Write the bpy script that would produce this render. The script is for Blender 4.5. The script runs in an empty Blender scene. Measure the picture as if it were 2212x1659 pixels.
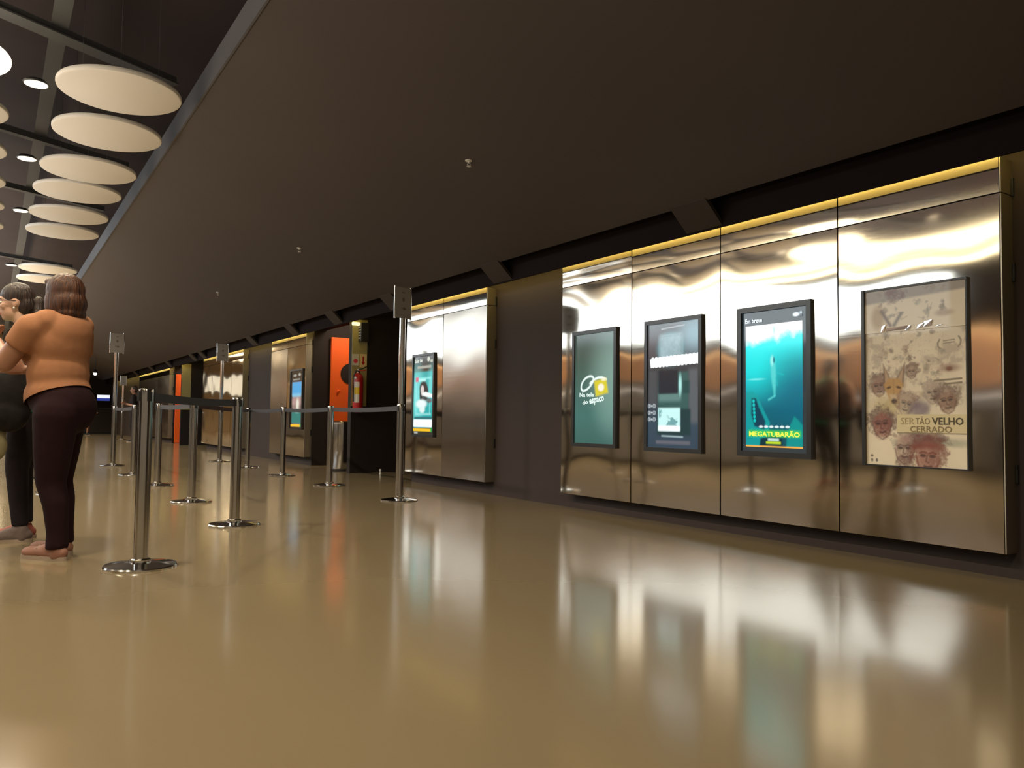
import bpy, bmesh, math, random
import numpy as np
from mathutils import Vector, Matrix

random.seed(7)
rng = np.random.default_rng(7)
SC = bpy.context.scene
COL = SC.collection
PI = math.pi

# ------------------------------------------------------------------ camera, world, exposure
cam_data = bpy.data.cameras.new('camera')
cam_data.sensor_width = 36.0
cam_data.lens = 1700.0 / 2212.0 * 36.0
cam_data.clip_end = 200
cam = bpy.data.objects.new('camera', cam_data)
COL.objects.link(cam)
R_, U_, F_ = Vector((0.8338, -0.55193, 0.01249)), Vector((-0.03589, -0.03162, 0.99886)), Vector((0.55091, 0.83329, 0.04617))
cam.matrix_world = Matrix(((R_.x, U_.x, -F_.x, 0), (R_.y, U_.y, -F_.y, 0), (R_.z, U_.z, -F_.z, 0.8), (0, 0, 0, 1)))
SC.camera = cam

world = bpy.data.worlds.new('hall_ambience')
SC.world = world
world.use_nodes = True
world.node_tree.nodes['Background'].inputs[0].default_value = (1.0, 0.82, 0.58, 1)
world.node_tree.nodes['Background'].inputs[1].default_value = 0.26

SC.view_settings.view_transform = 'Standard'
SC.view_settings.look = 'None'
SC.view_settings.gamma = 1.0
SC.view_settings.use_curve_mapping = False
SC.view_settings.exposure = 0.0

BOARD_STRENGTH = 4.6
DISC_LAMP_STRENGTH = 5.0
LINE_LAMP_STRENGTH = 13.0
COVE_STRENGTH = 12.0
SPOT_POWER = 150.0


def area_light(name, loc, sx, sy, power, color, rot=(0, 0, 0)):
    l = bpy.data.lights.new(name, 'AREA')
    l.shape = 'RECTANGLE'; l.size = sx; l.size_y = sy; l.energy = power; l.color = color
    o = bpy.data.objects.new(name, l); COL.objects.link(o)
    o.location = loc; o.rotation_euler = rot
    return o


# unseen upward fill lights, added to brighten the discs and soffit
area_light('ceiling_fill', (-3.3, 5.0, 1.12), 2.2, 11.0, 430, (1, 0.88, 0.72), (PI, 0, 0))
area_light('ceiling_fill', (-0.75, 23.5, 1.12), 0.5, 20.0, 300, (1, 0.78, 0.50), (PI, 0, 0))
area_light('end_wall_wash', (-2.5, 38.2, 3.9), 6.0, 0.6, 110, (1, 0.80, 0.5), (math.radians(-35), 0, 0))
# small lamps over the orange doors in the two openings
area_light('recess_lamp', (5.15, 12.05, 2.66), 0.5, 0.25, 16, (1, 0.80, 0.60), (math.radians(38), 0, 0))
area_light('recess_lamp', (5.0, 24.2, 2.66), 0.5, 0.25, 16, (1, 0.80, 0.60), (math.radians(38), 0, 0))
# ceiling downlights (the four in view carry their own housings further down)
for lx, ly in [(0.2, y) for y in (0.4, 2.6, 4.6, 6.615, 8.617, 10.882, 14.982, 19, 23, 27, 31, 35)] + [(-2.4, y) for y in (0.4, 2.6, 4.6, 6.6, 8.6, 10.9)]:
    l = bpy.data.lights.new('downlight_beam', 'SPOT')
    l.energy = SPOT_POWER * ((2.9 if ly > 11 else 1.6 if ly > 8 else 1.2 if ly > 4 else 0.9) if lx > 0 else 0.30); l.color = (1, 0.85, 0.63); l.spot_size = math.radians(152); l.spot_blend = 0.5; l.shadow_soft_size = 0.06
    o = bpy.data.objects.new('downlight_beam', l); COL.objects.link(o)
    o.location = (lx, ly, 3.17)


# ------------------------------------------------------------------ materials
def mat(name, color, rough=0.5, metal=0.0, spec=0.5, noise=0.0, nscale=8.0, emit=None, estr=0.0, bump=0.0, coat=0.0):
    m = bpy.data.materials.new(name)
    m.use_nodes = True
    nt = m.node_tree
    b = nt.nodes['Principled BSDF']
    b.inputs['Base Color'].default_value = (*color, 1)
    b.inputs['Roughness'].default_value = rough
    b.inputs['Metallic'].default_value = metal
    b.inputs['Specular IOR Level'].default_value = spec
    b.inputs['Coat Weight'].default_value = coat
    if emit:
        b.inputs['Emission Color'].default_value = (*emit, 1)
        b.inputs['Emission Strength'].default_value = estr
    if noise or bump:
        tc = nt.nodes.new('ShaderNodeTexCoord')
        n = nt.nodes.new('ShaderNodeTexNoise')
        n.inputs['Scale'].default_value = nscale
        n.inputs['Detail'].default_value = 4
        nt.links.new(tc.outputs['Object'], n.inputs['Vector'])
        if noise:
            r = nt.nodes.new('ShaderNodeMix')
            r.data_type = 'RGBA'
            r.inputs[6].default_value = (*[c * (1 - noise) for c in color], 1)
            r.inputs[7].default_value = (*[min(1, c * (1 + noise)) for c in color], 1)
            nt.links.new(n.outputs['Fac'], r.inputs[0])
            nt.links.new(r.outputs[2], b.inputs['Base Color'])
        if bump:
            bp = nt.nodes.new('ShaderNodeBump')
            bp.inputs['Strength'].default_value = bump
            bp.inputs['Distance'].default_value = 0.01
            nt.links.new(n.outputs['Fac'], bp.inputs['Height'])
            nt.links.new(bp.outputs[0], b.inputs['Normal'])
    return m


def steel_mat(name, color, rough, aniso, scale=(0.6, 0.6, 260.0)):
    m = mat(name, color, rough, 1.0)
    nt = m.node_tree
    b = nt.nodes['Principled BSDF']
    tc = nt.nodes.new('ShaderNodeTexCoord')
    mp = nt.nodes.new('ShaderNodeMapping')
    mp.inputs['Scale'].default_value = scale
    n = nt.nodes.new('ShaderNodeTexNoise')
    n.inputs['Scale'].default_value = 1.0
    n.inputs['Detail'].default_value = 3
    nt.links.new(tc.outputs['Object'], mp.inputs['Vector'])
    nt.links.new(mp.outputs[0], n.inputs['Vector'])
    r = nt.nodes.new('ShaderNodeMapRange')
    r.inputs['To Min'].default_value = rough * 0.75
    r.inputs['To Max'].default_value = rough * 1.35
    nt.links.new(n.outputs['Fac'], r.inputs['Value'])
    nt.links.new(r.outputs[0], b.inputs['Roughness'])
    mx = nt.nodes.new('ShaderNodeMix')
    mx.data_type = 'RGBA'
    mx.inputs[6].default_value = (*[c * 0.9 for c in color], 1)
    mx.inputs[7].default_value = (*[min(1, c * 1.08) for c in color], 1)
    nt.links.new(n.outputs['Fac'], mx.inputs[0])
    nt.links.new(mx.outputs[2], b.inputs['Base Color'])
    if aniso:
        b.inputs['Anisotropic'].default_value = aniso
        v = nt.nodes.new('ShaderNodeCombineXYZ')
        v.inputs[1].default_value = 1.0
        nt.links.new(v.outputs[0], b.inputs['Tangent'])
    return m


def print_mat(name, strength, spec=0.5, rough=0.12, diffuse=False, coat=0.0):
    """flat print or lit screen: colours read from the mesh's own colour attribute"""
    m = mat(name, (0.01, 0.01, 0.012), rough, 0, spec, coat=coat)
    nt = m.node_tree
    b = nt.nodes['Principled BSDF']
    a = nt.nodes.new('ShaderNodeAttribute')
    a.attribute_name = 'Col'
    if diffuse:
        nt.links.new(a.outputs['Color'], b.inputs['Base Color'])
    else:
        nt.links.new(a.outputs['Color'], b.inputs['Emission Color'])
        b.inputs['Emission Strength'].default_value = strength
    return m


M = {}
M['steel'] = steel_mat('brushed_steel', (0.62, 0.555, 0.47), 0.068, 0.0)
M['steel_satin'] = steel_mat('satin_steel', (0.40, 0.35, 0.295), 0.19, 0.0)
M['steel_side'] = steel_mat('brushed_steel_return', (0.50, 0.45, 0.36), 0.42, 0.0)
M['chrome'] = mat('polished_chrome', (0.62, 0.60, 0.58), 0.12, 1.0)
M['chrome_dark'] = mat('post_chrome', (0.46, 0.44, 0.42), 0.17, 1.0)
M['soffit'] = mat('brown_painted_soffit', (0.066, 0.052, 0.048), 0.62, noise=0.10, nscale=0.8, spec=0.25)
M['bracket'] = mat('dark_brown_bracket', (0.040, 0.030, 0.024), 0.6, spec=0.2)
M['fascia'] = mat('grey_painted_fascia', (0.10, 0.095, 0.10), 0.6, spec=0.3, noise=0.15, nscale=2)
M['dark_ceiling'] = mat('black_painted_ceiling', (0.044, 0.031, 0.030), 0.8, spec=0.2, noise=0.3, nscale=1.2)
M['beam'] = mat('dark_grey_beam', (0.065, 0.066, 0.070), 0.6, spec=0.3)
M['wall'] = mat('dark_charcoal_wall', (0.047, 0.036, 0.034), 0.7, spec=0.15, noise=0.12, nscale=2.5)
M['bulkhead'] = mat('black_bulkhead', (0.013, 0.009, 0.009), 0.8, spec=0.05)
M['wall_black'] = mat('matt_black_wall', (0.022, 0.016, 0.014), 0.7, spec=0.2)
M['black'] = mat('black_plastic', (0.014, 0.014, 0.015), 0.4)
M['bezel'] = mat('dark_display_bezel', (0.025, 0.026, 0.03), 0.3)
M['disc'] = mat('off_white_acoustic_felt', (0.86, 0.82, 0.76), 0.9, spec=0.1, noise=0.02, nscale=40)
M['lamp_on'] = mat('glowing_lamp_diffuser', (0.9, 0.88, 0.8), 0.5, emit=(1, 0.86, 0.6), estr=DISC_LAMP_STRENGTH)
M['lining'] = mat('white_cove_lining', (0.72, 0.68, 0.55), 0.7)
M['cove'] = mat('yellow_cove_light', (0.9, 0.8, 0.4), 0.5, emit=(1.0, 0.76, 0.22), estr=COVE_STRENGTH)
M['board'] = mat('backlit_white_board', (0.8, 0.8, 0.8), 0.4, emit=(0.78, 0.91, 1.0), estr=BOARD_STRENGTH)
M['warm_wall'] = mat('orange_brown_wall', (0.30, 0.16, 0.085), 0.6, noise=0.25, nscale=1.5)
M['tan_wall'] = mat('tan_wall', (0.42, 0.30, 0.17), 0.6, noise=0.2, nscale=1.5)
M['counter'] = mat('grey_counter', (0.16, 0.15, 0.15), 0.4)
M['orange'] = mat('orange_lacquer', (0.85, 0.125, 0.018), 0.55, spec=0.25, emit=None)
M['belt'] = mat('black_webbing', (0.028, 0.026, 0.032), 0.55, spec=0.4, noise=0.2, nscale=60)
M['sign'] = mat('grey_acrylic_sign', (0.36, 0.34, 0.32), 0.35)
M['sign_edge'] = mat('bright_aluminium_edge', (0.75, 0.75, 0.76), 0.22, 1.0)
M['ink'] = mat('grey_ink', (0.17, 0.15, 0.12), 0.6)
M['red'] = mat('red_enamel', (0.42, 0.012, 0.016), 0.3)
M['label'] = mat('white_label', (0.65, 0.62, 0.58), 0.5)
M['yellow'] = mat('yellow_label', (0.75, 0.50, 0.03), 0.5)
M['skin'] = mat('skin', (0.32, 0.16, 0.10), 0.5, spec=0.4, noise=0.08, nscale=14)
M['skin_light'] = mat('light_skin', (0.46, 0.27, 0.19), 0.48, spec=0.4, noise=0.06, nscale=14)
M['peach'] = mat('peach_jersey', (0.31, 0.142, 0.072), 0.85, spec=0.15, noise=0.08, nscale=25, bump=0.15)
M['maroon'] = mat('dark_maroon_trousers', (0.016, 0.0055, 0.007), 0.9, spec=0.15, noise=0.2, nscale=30, bump=0.1)
M['denim'] = mat('black_denim', (0.017, 0.013, 0.016), 0.85, spec=0.15, noise=0.25, nscale=40)
M['cardigan'] = mat('dark_brown_cardigan', (0.045, 0.026, 0.017), 0.85, spec=0.15, noise=0.2, nscale=30)
M['teal'] = mat('teal_jersey', (0.01, 0.42, 0.28), 0.8, spec=0.15, noise=0.1, nscale=20)


def hair_mat(name, dark, light, rough):
    m = mat(name, dark, rough, spec=0.35)
    nt = m.node_tree; b = nt.nodes['Principled BSDF']
    tc = nt.nodes.new('ShaderNodeTexCoord'); mp = nt.nodes.new('ShaderNodeMapping'); mp.inputs['Scale'].default_value = (90, 90, 7)
    n = nt.nodes.new('ShaderNodeTexNoise'); n.inputs['Scale'].default_value = 1.0; n.inputs['Detail'].default_value = 5
    nt.links.new(tc.outputs['Object'], mp.inputs['Vector']); nt.links.new(mp.outputs[0], n.inputs['Vector'])
    mx = nt.nodes.new('ShaderNodeMix'); mx.data_type = 'RGBA'
    mx.inputs[6].default_value = (*dark, 1); mx.inputs[7].default_value = (*light, 1)
    cr = nt.nodes.new('ShaderNodeMapRange'); cr.inputs['From Min'].default_value = 0.35; cr.inputs['From Max'].default_value = 0.7
    nt.links.new(n.outputs['Fac'], cr.inputs['Value']); nt.links.new(cr.outputs[0], mx.inputs[0]); nt.links.new(mx.outputs[2], b.inputs['Base Color'])
    bp = nt.nodes.new('ShaderNodeBump'); bp.inputs['Strength'].default_value = 0.9; bp.inputs['Distance'].default_value = 0.012
    nt.links.new(n.outputs['Fac'], bp.inputs['Height']); nt.links.new(bp.outputs[0], b.inputs['Normal'])
    return m


M['auburn'] = hair_mat('auburn_hair', (0.018, 0.006, 0.004), (0.10, 0.034, 0.011), 0.5)
M['dark_hair'] = hair_mat('dark_brown_hair', (0.012, 0.007, 0.006), (0.05, 0.028, 0.02), 0.45)
M['pink_shoe'] = mat('dusty_pink_shoe', (0.27, 0.125, 0.085), 0.7, noise=0.15, nscale=30)
M['grey_shoe'] = mat('grey_mesh_sneaker', (0.15, 0.11, 0.10), 0.8, noise=0.25, nscale=60)
M['red_shoe'] = mat('reddish_sneaker', (0.26, 0.07, 0.05), 0.8, noise=0.25, nscale=60)
M['sole'] = mat('pale_rubber_sole', (0.34, 0.26, 0.20), 0.7)
M['bag_black'] = mat('black_nylon_bag', (0.013, 0.011, 0.011), 0.8, spec=0.15, noise=0.3, nscale=25, bump=0.3)
M['bag_green'] = mat('pale_green_bag', (0.22, 0.19, 0.10), 0.85, noise=0.2, nscale=18, bump=0.3)
M['brown'] = mat('brown_leather', (0.10, 0.05, 0.025), 0.5)
M['white_cloth'] = mat('white_cloth', (0.6, 0.5, 0.45), 0.8)
M['lips'] = mat('lips', (0.42, 0.11, 0.10), 0.4)
M['eye_white'] = mat('eye_white', (0.7, 0.66, 0.62), 0.3)
M['jamb_steel'] = mat('yellow_lit_jamb_steel', (0.36, 0.31, 0.14), 0.45, noise=0.08, nscale=3)  # yellow of the reflected cove light put into the steel's colour
M['floor_specks'] = None

# polished floor
fl = mat('polished_olive_floor', (0.24, 0.185, 0.10), 0.2, spec=0.5)
nt = fl.node_tree
b = nt.nodes['Principled BSDF']
tc = nt.nodes.new('ShaderNodeTexCoord')
n1 = nt.nodes.new('ShaderNodeTexNoise'); n1.inputs['Scale'].default_value = 0.55; n1.inputs['Detail'].default_value = 5
n2 = nt.nodes.new('ShaderNodeTexNoise'); n2.inputs['Scale'].default_value = 2.2; n2.inputs['Detail'].default_value = 2
nt.links.new(tc.outputs['Object'], n1.inputs['Vector']); nt.links.new(tc.outputs['Object'], n2.inputs['Vector'])
mx = nt.nodes.new('ShaderNodeMix'); mx.data_type = 'RGBA'
mx.inputs[6].default_value = (0.205, 0.158, 0.092, 1); mx.inputs[7].default_value = (0.25, 0.196, 0.118, 1)
nt.links.new(n1.outputs['Fac'], mx.inputs[0]); nt.links.new(mx.outputs[2], b.inputs['Base Color'])
mr = nt.nodes.new('ShaderNodeMapRange'); mr.inputs['To Min'].default_value = 0.105; mr.inputs['To Max'].default_value = 0.18
nt.links.new(n1.outputs['Fac'], mr.inputs['Value']); nt.links.new(mr.outputs[0], b.inputs['Roughness'])
bp = nt.nodes.new('ShaderNodeBump'); bp.inputs['Strength'].default_value = 0.03; bp.inputs['Distance'].default_value = 0.02
nt.links.new(n2.outputs['Fac'], bp.inputs['Height']); nt.links.new(bp.outputs[0], b.inputs['Normal'])
M['floor'] = fl

M['screen_print'] = print_mat('lit_screen_picture', 1.0)
M['screen_bright'] = print_mat('lit_screen_lettering', 1.0)
M['paper_print'] = print_mat('paper_poster_print', 0, rough=0.4, diffuse=True, coat=0.35)


# ------------------------------------------------------------------ object helpers
def tag(o, label=None, cat=None, group=None, kind=None):
    if label: o['label'] = label
    if cat: o['category'] = cat
    if group: o['group'] = group
    if kind: o['kind'] = kind
    return o


def thing(name, label, cat, loc=(0, 0, 0), group=None, rotz=0.0):
    o = bpy.data.objects.new(name, None)
    o.empty_display_size = 0.1
    COL.objects.link(o)
    o.location = loc
    o.rotation_euler = (0, 0, rotz)
    return tag(o, label, cat, group)


class MB:
    """collects verts and faces, then becomes one mesh object"""
    def __init__(s):
        s.v = []; s.f = []; s.fm = []

    def add(s, vs, fs, mi=0):
        o = len(s.v)
        s.v += [tuple(map(float, p)) for p in vs]
        s.f += [tuple(i + o for i in f) for f in fs]
        s.fm += [mi] * len(fs)
        return s

    def box(s, a, b, mi=0):
        (x0, y0, z0), (x1, y1, z1) = a, b
        return s.add([(x0, y0, z0), (x1, y0, z0), (x1, y1, z0), (x0, y1, z0), (x0, y0, z1), (x1, y0, z1), (x1, y1, z1), (x0, y1, z1)],
                     [(0, 3, 2, 1), (4, 5, 6, 7), (0, 1, 5, 4), (1, 2, 6, 5), (2, 3, 7, 6), (3, 0, 4, 7)], mi)

    def lathe(s, prof, c=(0, 0, 0), n=32, mi=0):
        vs = []; fs = []
        for r, z in prof:
            for k in range(n):
                a = 2 * PI * k / n
                vs.append((c[0] + r * math.cos(a), c[1] + r * math.sin(a), c[2] + z))
        for i in range(len(prof) - 1):
            for k in range(n):
                fs.append((i * n + k, i * n + (k + 1) % n, (i + 1) * n + (k + 1) % n, (i + 1) * n + k))
        fs.append(tuple(reversed(range(n))))
        fs.append(tuple((len(prof) - 1) * n + k for k in range(n)))
        return s.add(vs, fs, mi)

    def prism(s, poly, axis, a, b, mi=0):
        """poly: 2D outline, extruded along axis 0/1/2 from a to b"""
        def P(p, t):
            q = list(p); q.insert(axis, t); return q
        n = len(poly)
        vs = [P(p, a) for p in poly] + [P(p, b) for p in poly]
        fs = [tuple(range(n - 1, -1, -1)), tuple(range(n, 2 * n))] + [(i, (i + 1) % n, n + (i + 1) % n, n + i) for i in range(n)]
        return s.add(vs, fs, mi)

    def tube(s, pts, r, n=8, caps=True, mi=0):
        pts = [Vector(p) for p in pts]
        rs = r if isinstance(r, (list, tuple)) else [r] * len(pts)
        vs = []; fs = []
        up = Vector((0, 0, 1))
        for i, p in enumerate(pts):
            d = (pts[min(i + 1, len(pts) - 1)] - pts[max(i - 1, 0)]).normalized()
            x = d.cross(up)
            if x.length < 1e-3: x = d.cross(Vector((1, 0, 0)))
            x.normalize(); y = x.cross(d).normalized()
            for k in range(n):
                a = 2 * PI * k / n
                vs.append(p + (x * math.cos(a) + y * math.sin(a)) * rs[i])
        for i in range(len(pts) - 1):
            for k in range(n):
                fs.append((i * n + k, i * n + (k + 1) % n, (i + 1) * n + (k + 1) % n, (i + 1) * n + k))
        if caps:
            fs.append(tuple(reversed(range(n)))); fs.append(tuple((len(pts) - 1) * n + k for k in range(n)))
        return s.add(vs, fs, mi)

    def ellipsoid(s, c, r, rot=None, nu=20, nv=12, mi=0):
        c = Vector(c); vs = []; fs = []
        for j in range(1, nv):
            t = PI * j / nv
            for k in range(nu):
                a = 2 * PI * k / nu
                p = Vector((r[0] * math.sin(t) * math.cos(a), r[1] * math.sin(t) * math.sin(a), r[2] * math.cos(t)))
                if rot: p = rot @ p
                vs.append(c + p)
        for p in ((0, 0, r[2]), (0, 0, -r[2])):
            p = Vector(p)
            if rot: p = rot @ p
            vs.append(c + p)
        T = len(vs) - 2; B = T + 1
        for j in range(nv - 2):
            for k in range(nu):
                fs.append((j * nu + k, (j + 1) * nu + k, (j + 1) * nu + (k + 1) % nu, j * nu + (k + 1) % nu))
        for k in range(nu):
            fs.append((T, k, (k + 1) % nu)); fs.append((B, (nv - 2) * nu + (k + 1) % nu, (nv - 2) * nu + k))
        return s.add(vs, fs, mi)

    def capsule(s, p0, r0, p1, r1, n=16, flat=False):
        p0, p1 = Vector(p0), Vector(p1)
        d = p1 - p0; L = d.length; d.normalize()
        x = d.cross(Vector((0.3, 0.2, 1)))
        if x.length < 1e-3: x = d.cross(Vector((1, 0, 0)))
        x.normalize(); y = d.cross(x)
        rings = []
        if not flat:
            for a in (-75, -50, -25): rings.append((p0 + d * r0 * math.sin(math.radians(a)), r0 * math.cos(math.radians(a))))
        rings += [(p0, r0), (p1, r1)]
        if not flat:
            for a in (25, 50, 75): rings.append((p1 + d * r1 * math.sin(math.radians(a)), r1 * math.cos(math.radians(a))))
        vs = []; fs = []
        for c, r in rings:
            for k in range(n):
                a = 2 * PI * k / n
                vs.append(c + (x * math.cos(a) + y * math.sin(a)) * r)
        for i in range(len(rings) - 1):
            for k in range(n):
                fs.append((i * n + k, i * n + (k + 1) % n, (i + 1) * n + (k + 1) % n, (i + 1) * n + k))
        fs.append(tuple(reversed(range(n)))); fs.append(tuple((len(rings) - 1) * n + k for k in range(n)))
        return s.add(vs, fs)

    def mesh(s, name, smooth=None):
        me = bpy.data.meshes.new(name)
        me.from_pydata(s.v, [], s.f)
        if any(s.fm): me.polygons.foreach_set('material_index', s.fm)
        me.update()
        if smooth:
            me.polygons.foreach_set('use_smooth', [True] * len(me.polygons))
            me.set_sharp_from_angle(angle=math.radians(smooth))
        return me

    def build(s, name, mats, parent=None, smooth=None, bevel=0.0):
        me = s.mesh(name, None if bevel else smooth)
        if bevel:
            bm = bmesh.new(); bm.from_mesh(me)
            bmesh.ops.bevel(bm, geom=list(bm.edges), offset=bevel, segments=2, affect='EDGES', profile=0.6)
            bm.to_mesh(me); bm.free()
            if smooth:
                me.polygons.foreach_set('use_smooth', [True] * len(me.polygons))
                me.set_sharp_from_angle(angle=math.radians(smooth))
        o = bpy.data.objects.new(name, me)
        for m in (mats if isinstance(mats, (list, tuple)) else [mats]): me.materials.append(m)
        COL.objects.link(o)
        if parent is not None: o.parent = parent
        return o


def struct(name, mb, m, parent=None, **k):
    o = mb.build(name, m, parent, **k)
    o['kind'] = 'structure'
    return o


def copy_tree(o, parent=None):
    c = o.copy(); COL.objects.link(c)
    if parent is not None: c.parent = parent
    for ch in list(o.children): copy_tree(ch, c)
    return c


def text_mesh(body, size, bold=0.0, font_align='LEFT', spacing=1.0, shear=0.0):
    """flat lettering in the XY plane as plain verts and faces"""
    cu = bpy.data.curves.new('lettering', 'FONT')
    cu.body = body; cu.size = size; cu.align_x = font_align; cu.offset = bold; cu.space_character = spacing; cu.shear = shear
    cu.resolution_u = 2
    o = bpy.data.objects.new('lettering', cu); COL.objects.link(o)
    dg = bpy.context.evaluated_depsgraph_get()
    me = bpy.data.meshes.new_from_object(o.evaluated_get(dg))
    vs = [v.co.copy() for v in me.vertices]; fs = [tuple(p.vertices) for p in me.polygons]
    bpy.data.objects.remove(o); bpy.data.curves.remove(cu); bpy.data.meshes.remove(me)
    return vs, fs


# ------------------------------------------------------------------ measurements (metres)
# X: to the right across the lobby, Y: along the lobby away from the photographer, Z: up
PX, WX = 4.40, 4.52          # faces of the steel cladding and of the wall behind it
PANEL_B, SEAM, PANEL_T = 0.14, 2.035, 2.225
END_Y = 39.8


def soffit_z(x): return 3.298 - 0.3274 * (x - 1.3)


# ------------------------------------------------------------------ room shell
struct('floor', MB().box((-9, -6, -0.12), (6.4, 41, 0)), M['floor'])
sof = MB().prism([(1.3, 3.298), (4.15, 2.365), (4.15, 2.72), (1.3, 3.486)], 1, -4.5, END_Y)
struct('ceiling', sof, M['soffit'])
struct('trim_1', MB().box((1.285, -4.5, 3.29), (1.30, END_Y, 3.488)), M['fascia'])
struct('ceiling.001', MB().box((-9, -6, 4.2), (6.4, 41, 4.3)), M['dark_ceiling'])
struct('trim_2', MB().box((4.10, -4.5, 2.72), (4.75, END_Y, 2.76)).box((4.31, -4.5, 2.30), (4.75, END_Y, 2.72)).box((4.295, -4.5, 2.196), (4.31, END_Y, 2.72)), M['bulkhead'])

# right wall: pieces between the dark openings
wall_runs = [(-4.5, 9.14), (12.95, 20.6), (25.1, END_Y)]
wr = MB()
for a, b_ in wall_runs: wr.box((WX, a, 0), (6.1, b_, 2.3))
struct('wall_right', wr, M['wall'])
ab = MB()
for a, b_ in ((9.14, 12.95), (20.6, 25.1)): ab.box((6.0, a, 0), (6.1, b_, 2.75))
for a in (9.12, 12.96, 20.58, 25.11): ab.box((WX + 0.002, min(a, a), 0.0), (6.0, a + 0.03 if a in (9.12, 20.58) else a - 0.03, 2.72))
struct('wall_right_recess', ab, M['wall_black'])
for a in (10.93, 23.3):
    j = struct('wall_right_jamb', MB().box((PX, a, 0), (6.0, a + 0.12, 2.72)), M['wall_black'])
    s_ = MB().box((PX - 0.004, a - 0.006, 0.98), (PX + 0.235, a - 0.0005, 2.26)).build('lit_jamb_sheet', M['jamb_steel'], j)  # sheet cut off where the cove light fades on the jamb
struct('wall_back', MB().box((0.3, END_Y, 0), (6.4, END_Y + 0.2, 4.2)), M['wall_black'])
struct('wall_back.001', MB().box((-9, END_Y, 0), (0.3, END_Y + 0.2, 4.2)), M['tan_wall'])
struct('wall_left_return', MB().box((-2.6, 34.2, 0), (-2.3, END_Y, 4.19)).box((-2.3, 26.7, 2.4), (-2.05, 34.2, 4.19)), M['tan_wall'])
struct('wall_left', MB().box((-6.9, 2.0, 0), (-6.7, END_Y, 4.2)), M['wall'])

# bracket plates across the slot
for y in (3.98, 6.69, 9.2, 11.22, 13.2, 15.64, 17.9, 20.0, 21.04, 24.3, 27.2, 30.5):
    struct('trim_3', MB().prism([(4.12, 2.372), (4.30, 2.205), (4.30, 2.245), (4.12, 2.41)], 1, y - 0.17, y + 0.17), M['bracket'])

# cove light strip behind the lip of the soffit
struct('trim_4', MB().box((4.3105, -4.5, 2.20), (4.3135, END_Y, 2.299)).box((4.314, -4.5, 2.2955), (4.51, END_Y, 2.2995)), M['lining'])  # unseen white lining added as a reflector, so the headers mirror yellow
cv = thing('cove_light', 'yellow cove light strip hidden in the slot above the steel panels', 'light', (4.336, -1.0, 2.278))
MB().box((-0.010, 0, -0.006), (0.010, 39.5, 0.006)).build('light_strip', M['cove'], cv)
MB().box((-0.012, 0, 0.0065), (0.012, 39.5, 0.017)).build('aluminium_channel', M['wall_black'], cv)

# ------------------------------------------------------------------ upper ceiling: beams, discs, downlights
def beam(p, q, w, h, nm, lab):
    p, q = Vector(p), Vector(q)
    d = (q - p).normalized(); n_ = Vector((-d.y, d.x, 0)) * w / 2
    mb = MB()
    vs = [p - n_, p + n_, q + n_, q - n_]
    vs = [Vector((v.x, v.y, p.z)) for v in vs] + [Vector((v.x, v.y, p.z + h)) for v in vs]
    mb.add([v - p for v in vs], [(0, 1, 2, 3), (7, 6, 5, 4), (0, 4, 5, 1), (1, 5, 6, 2), (2, 6, 7, 3), (3, 7, 4, 0)])
    # lower flange, as on a rolled steel section
    n2 = n_ * 1.7
    vs = [p - n2, p + n2, q + n2, q - n2]
    vs = [Vector((v.x, v.y, p.z - 0.012)) for v in vs] + [Vector((v.x, v.y, p.z)) for v in vs]
    mb.add([v - p for v in vs], [(0, 1, 2, 3), (7, 6, 5, 4), (0, 4, 5, 1), (1, 5, 6, 2), (2, 6, 7, 3), (3, 7, 4, 0)])
    o = mb.build(nm, M['beam'])
    o.location = p
    return tag(o, lab, 'beam')


beam((0.335, -2, 3.78), (0.335, 39, 3.78), 0.07, 0.12, 'ceiling_beam', 'long grey beam running lengthwise under the black ceiling above the discs')
for i, (y0, lab) in enumerate([(6.75, 'grey diagonal beam under the black ceiling above the nearest disc, widest in view'),
                               (9.55, 'grey diagonal beam seen above the third ceiling disc from the camera'),
                               (11.9, 'thin grey diagonal beam seen beside the fourth ceiling disc from the camera'),
                               (17.2, 'faint diagonal beam just above the two farthest ceiling discs')]):
    beam((-2.6, y0 - 2.6 * 0.49, 3.72), (1.24, y0 + 1.24 * 0.49, 3.72), 0.09 if i == 0 else 0.05, 0.06, 'diagonal_beam', lab)

order = ['first', 'second', 'third', 'fourth', 'fifth', 'sixth', 'seventh', 'eighth']
DR = 0.424


def disc_parts(root, lit):
    pr = [(DR - 0.014, 0), (DR - 0.003, 0.006), (DR, 0.016), (DR, 0.030), (DR - 0.006, 0.04)]
    MB().lathe(pr, n=64).build('panel' if not lit else 'diffuser', M['lamp_on'] if lit else M['disc'], root, smooth=35)
    for k in range(3):
        a = 2 * PI * k / 3 + 0.4
        MB().tube([(0.3 * math.cos(a), 0.3 * math.sin(a), 0.038), (0.3 * math.cos(a), 0.3 * math.sin(a), 1.0)], 0.0015, 5).build('suspension_wire', M['beam'], root)


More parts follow.
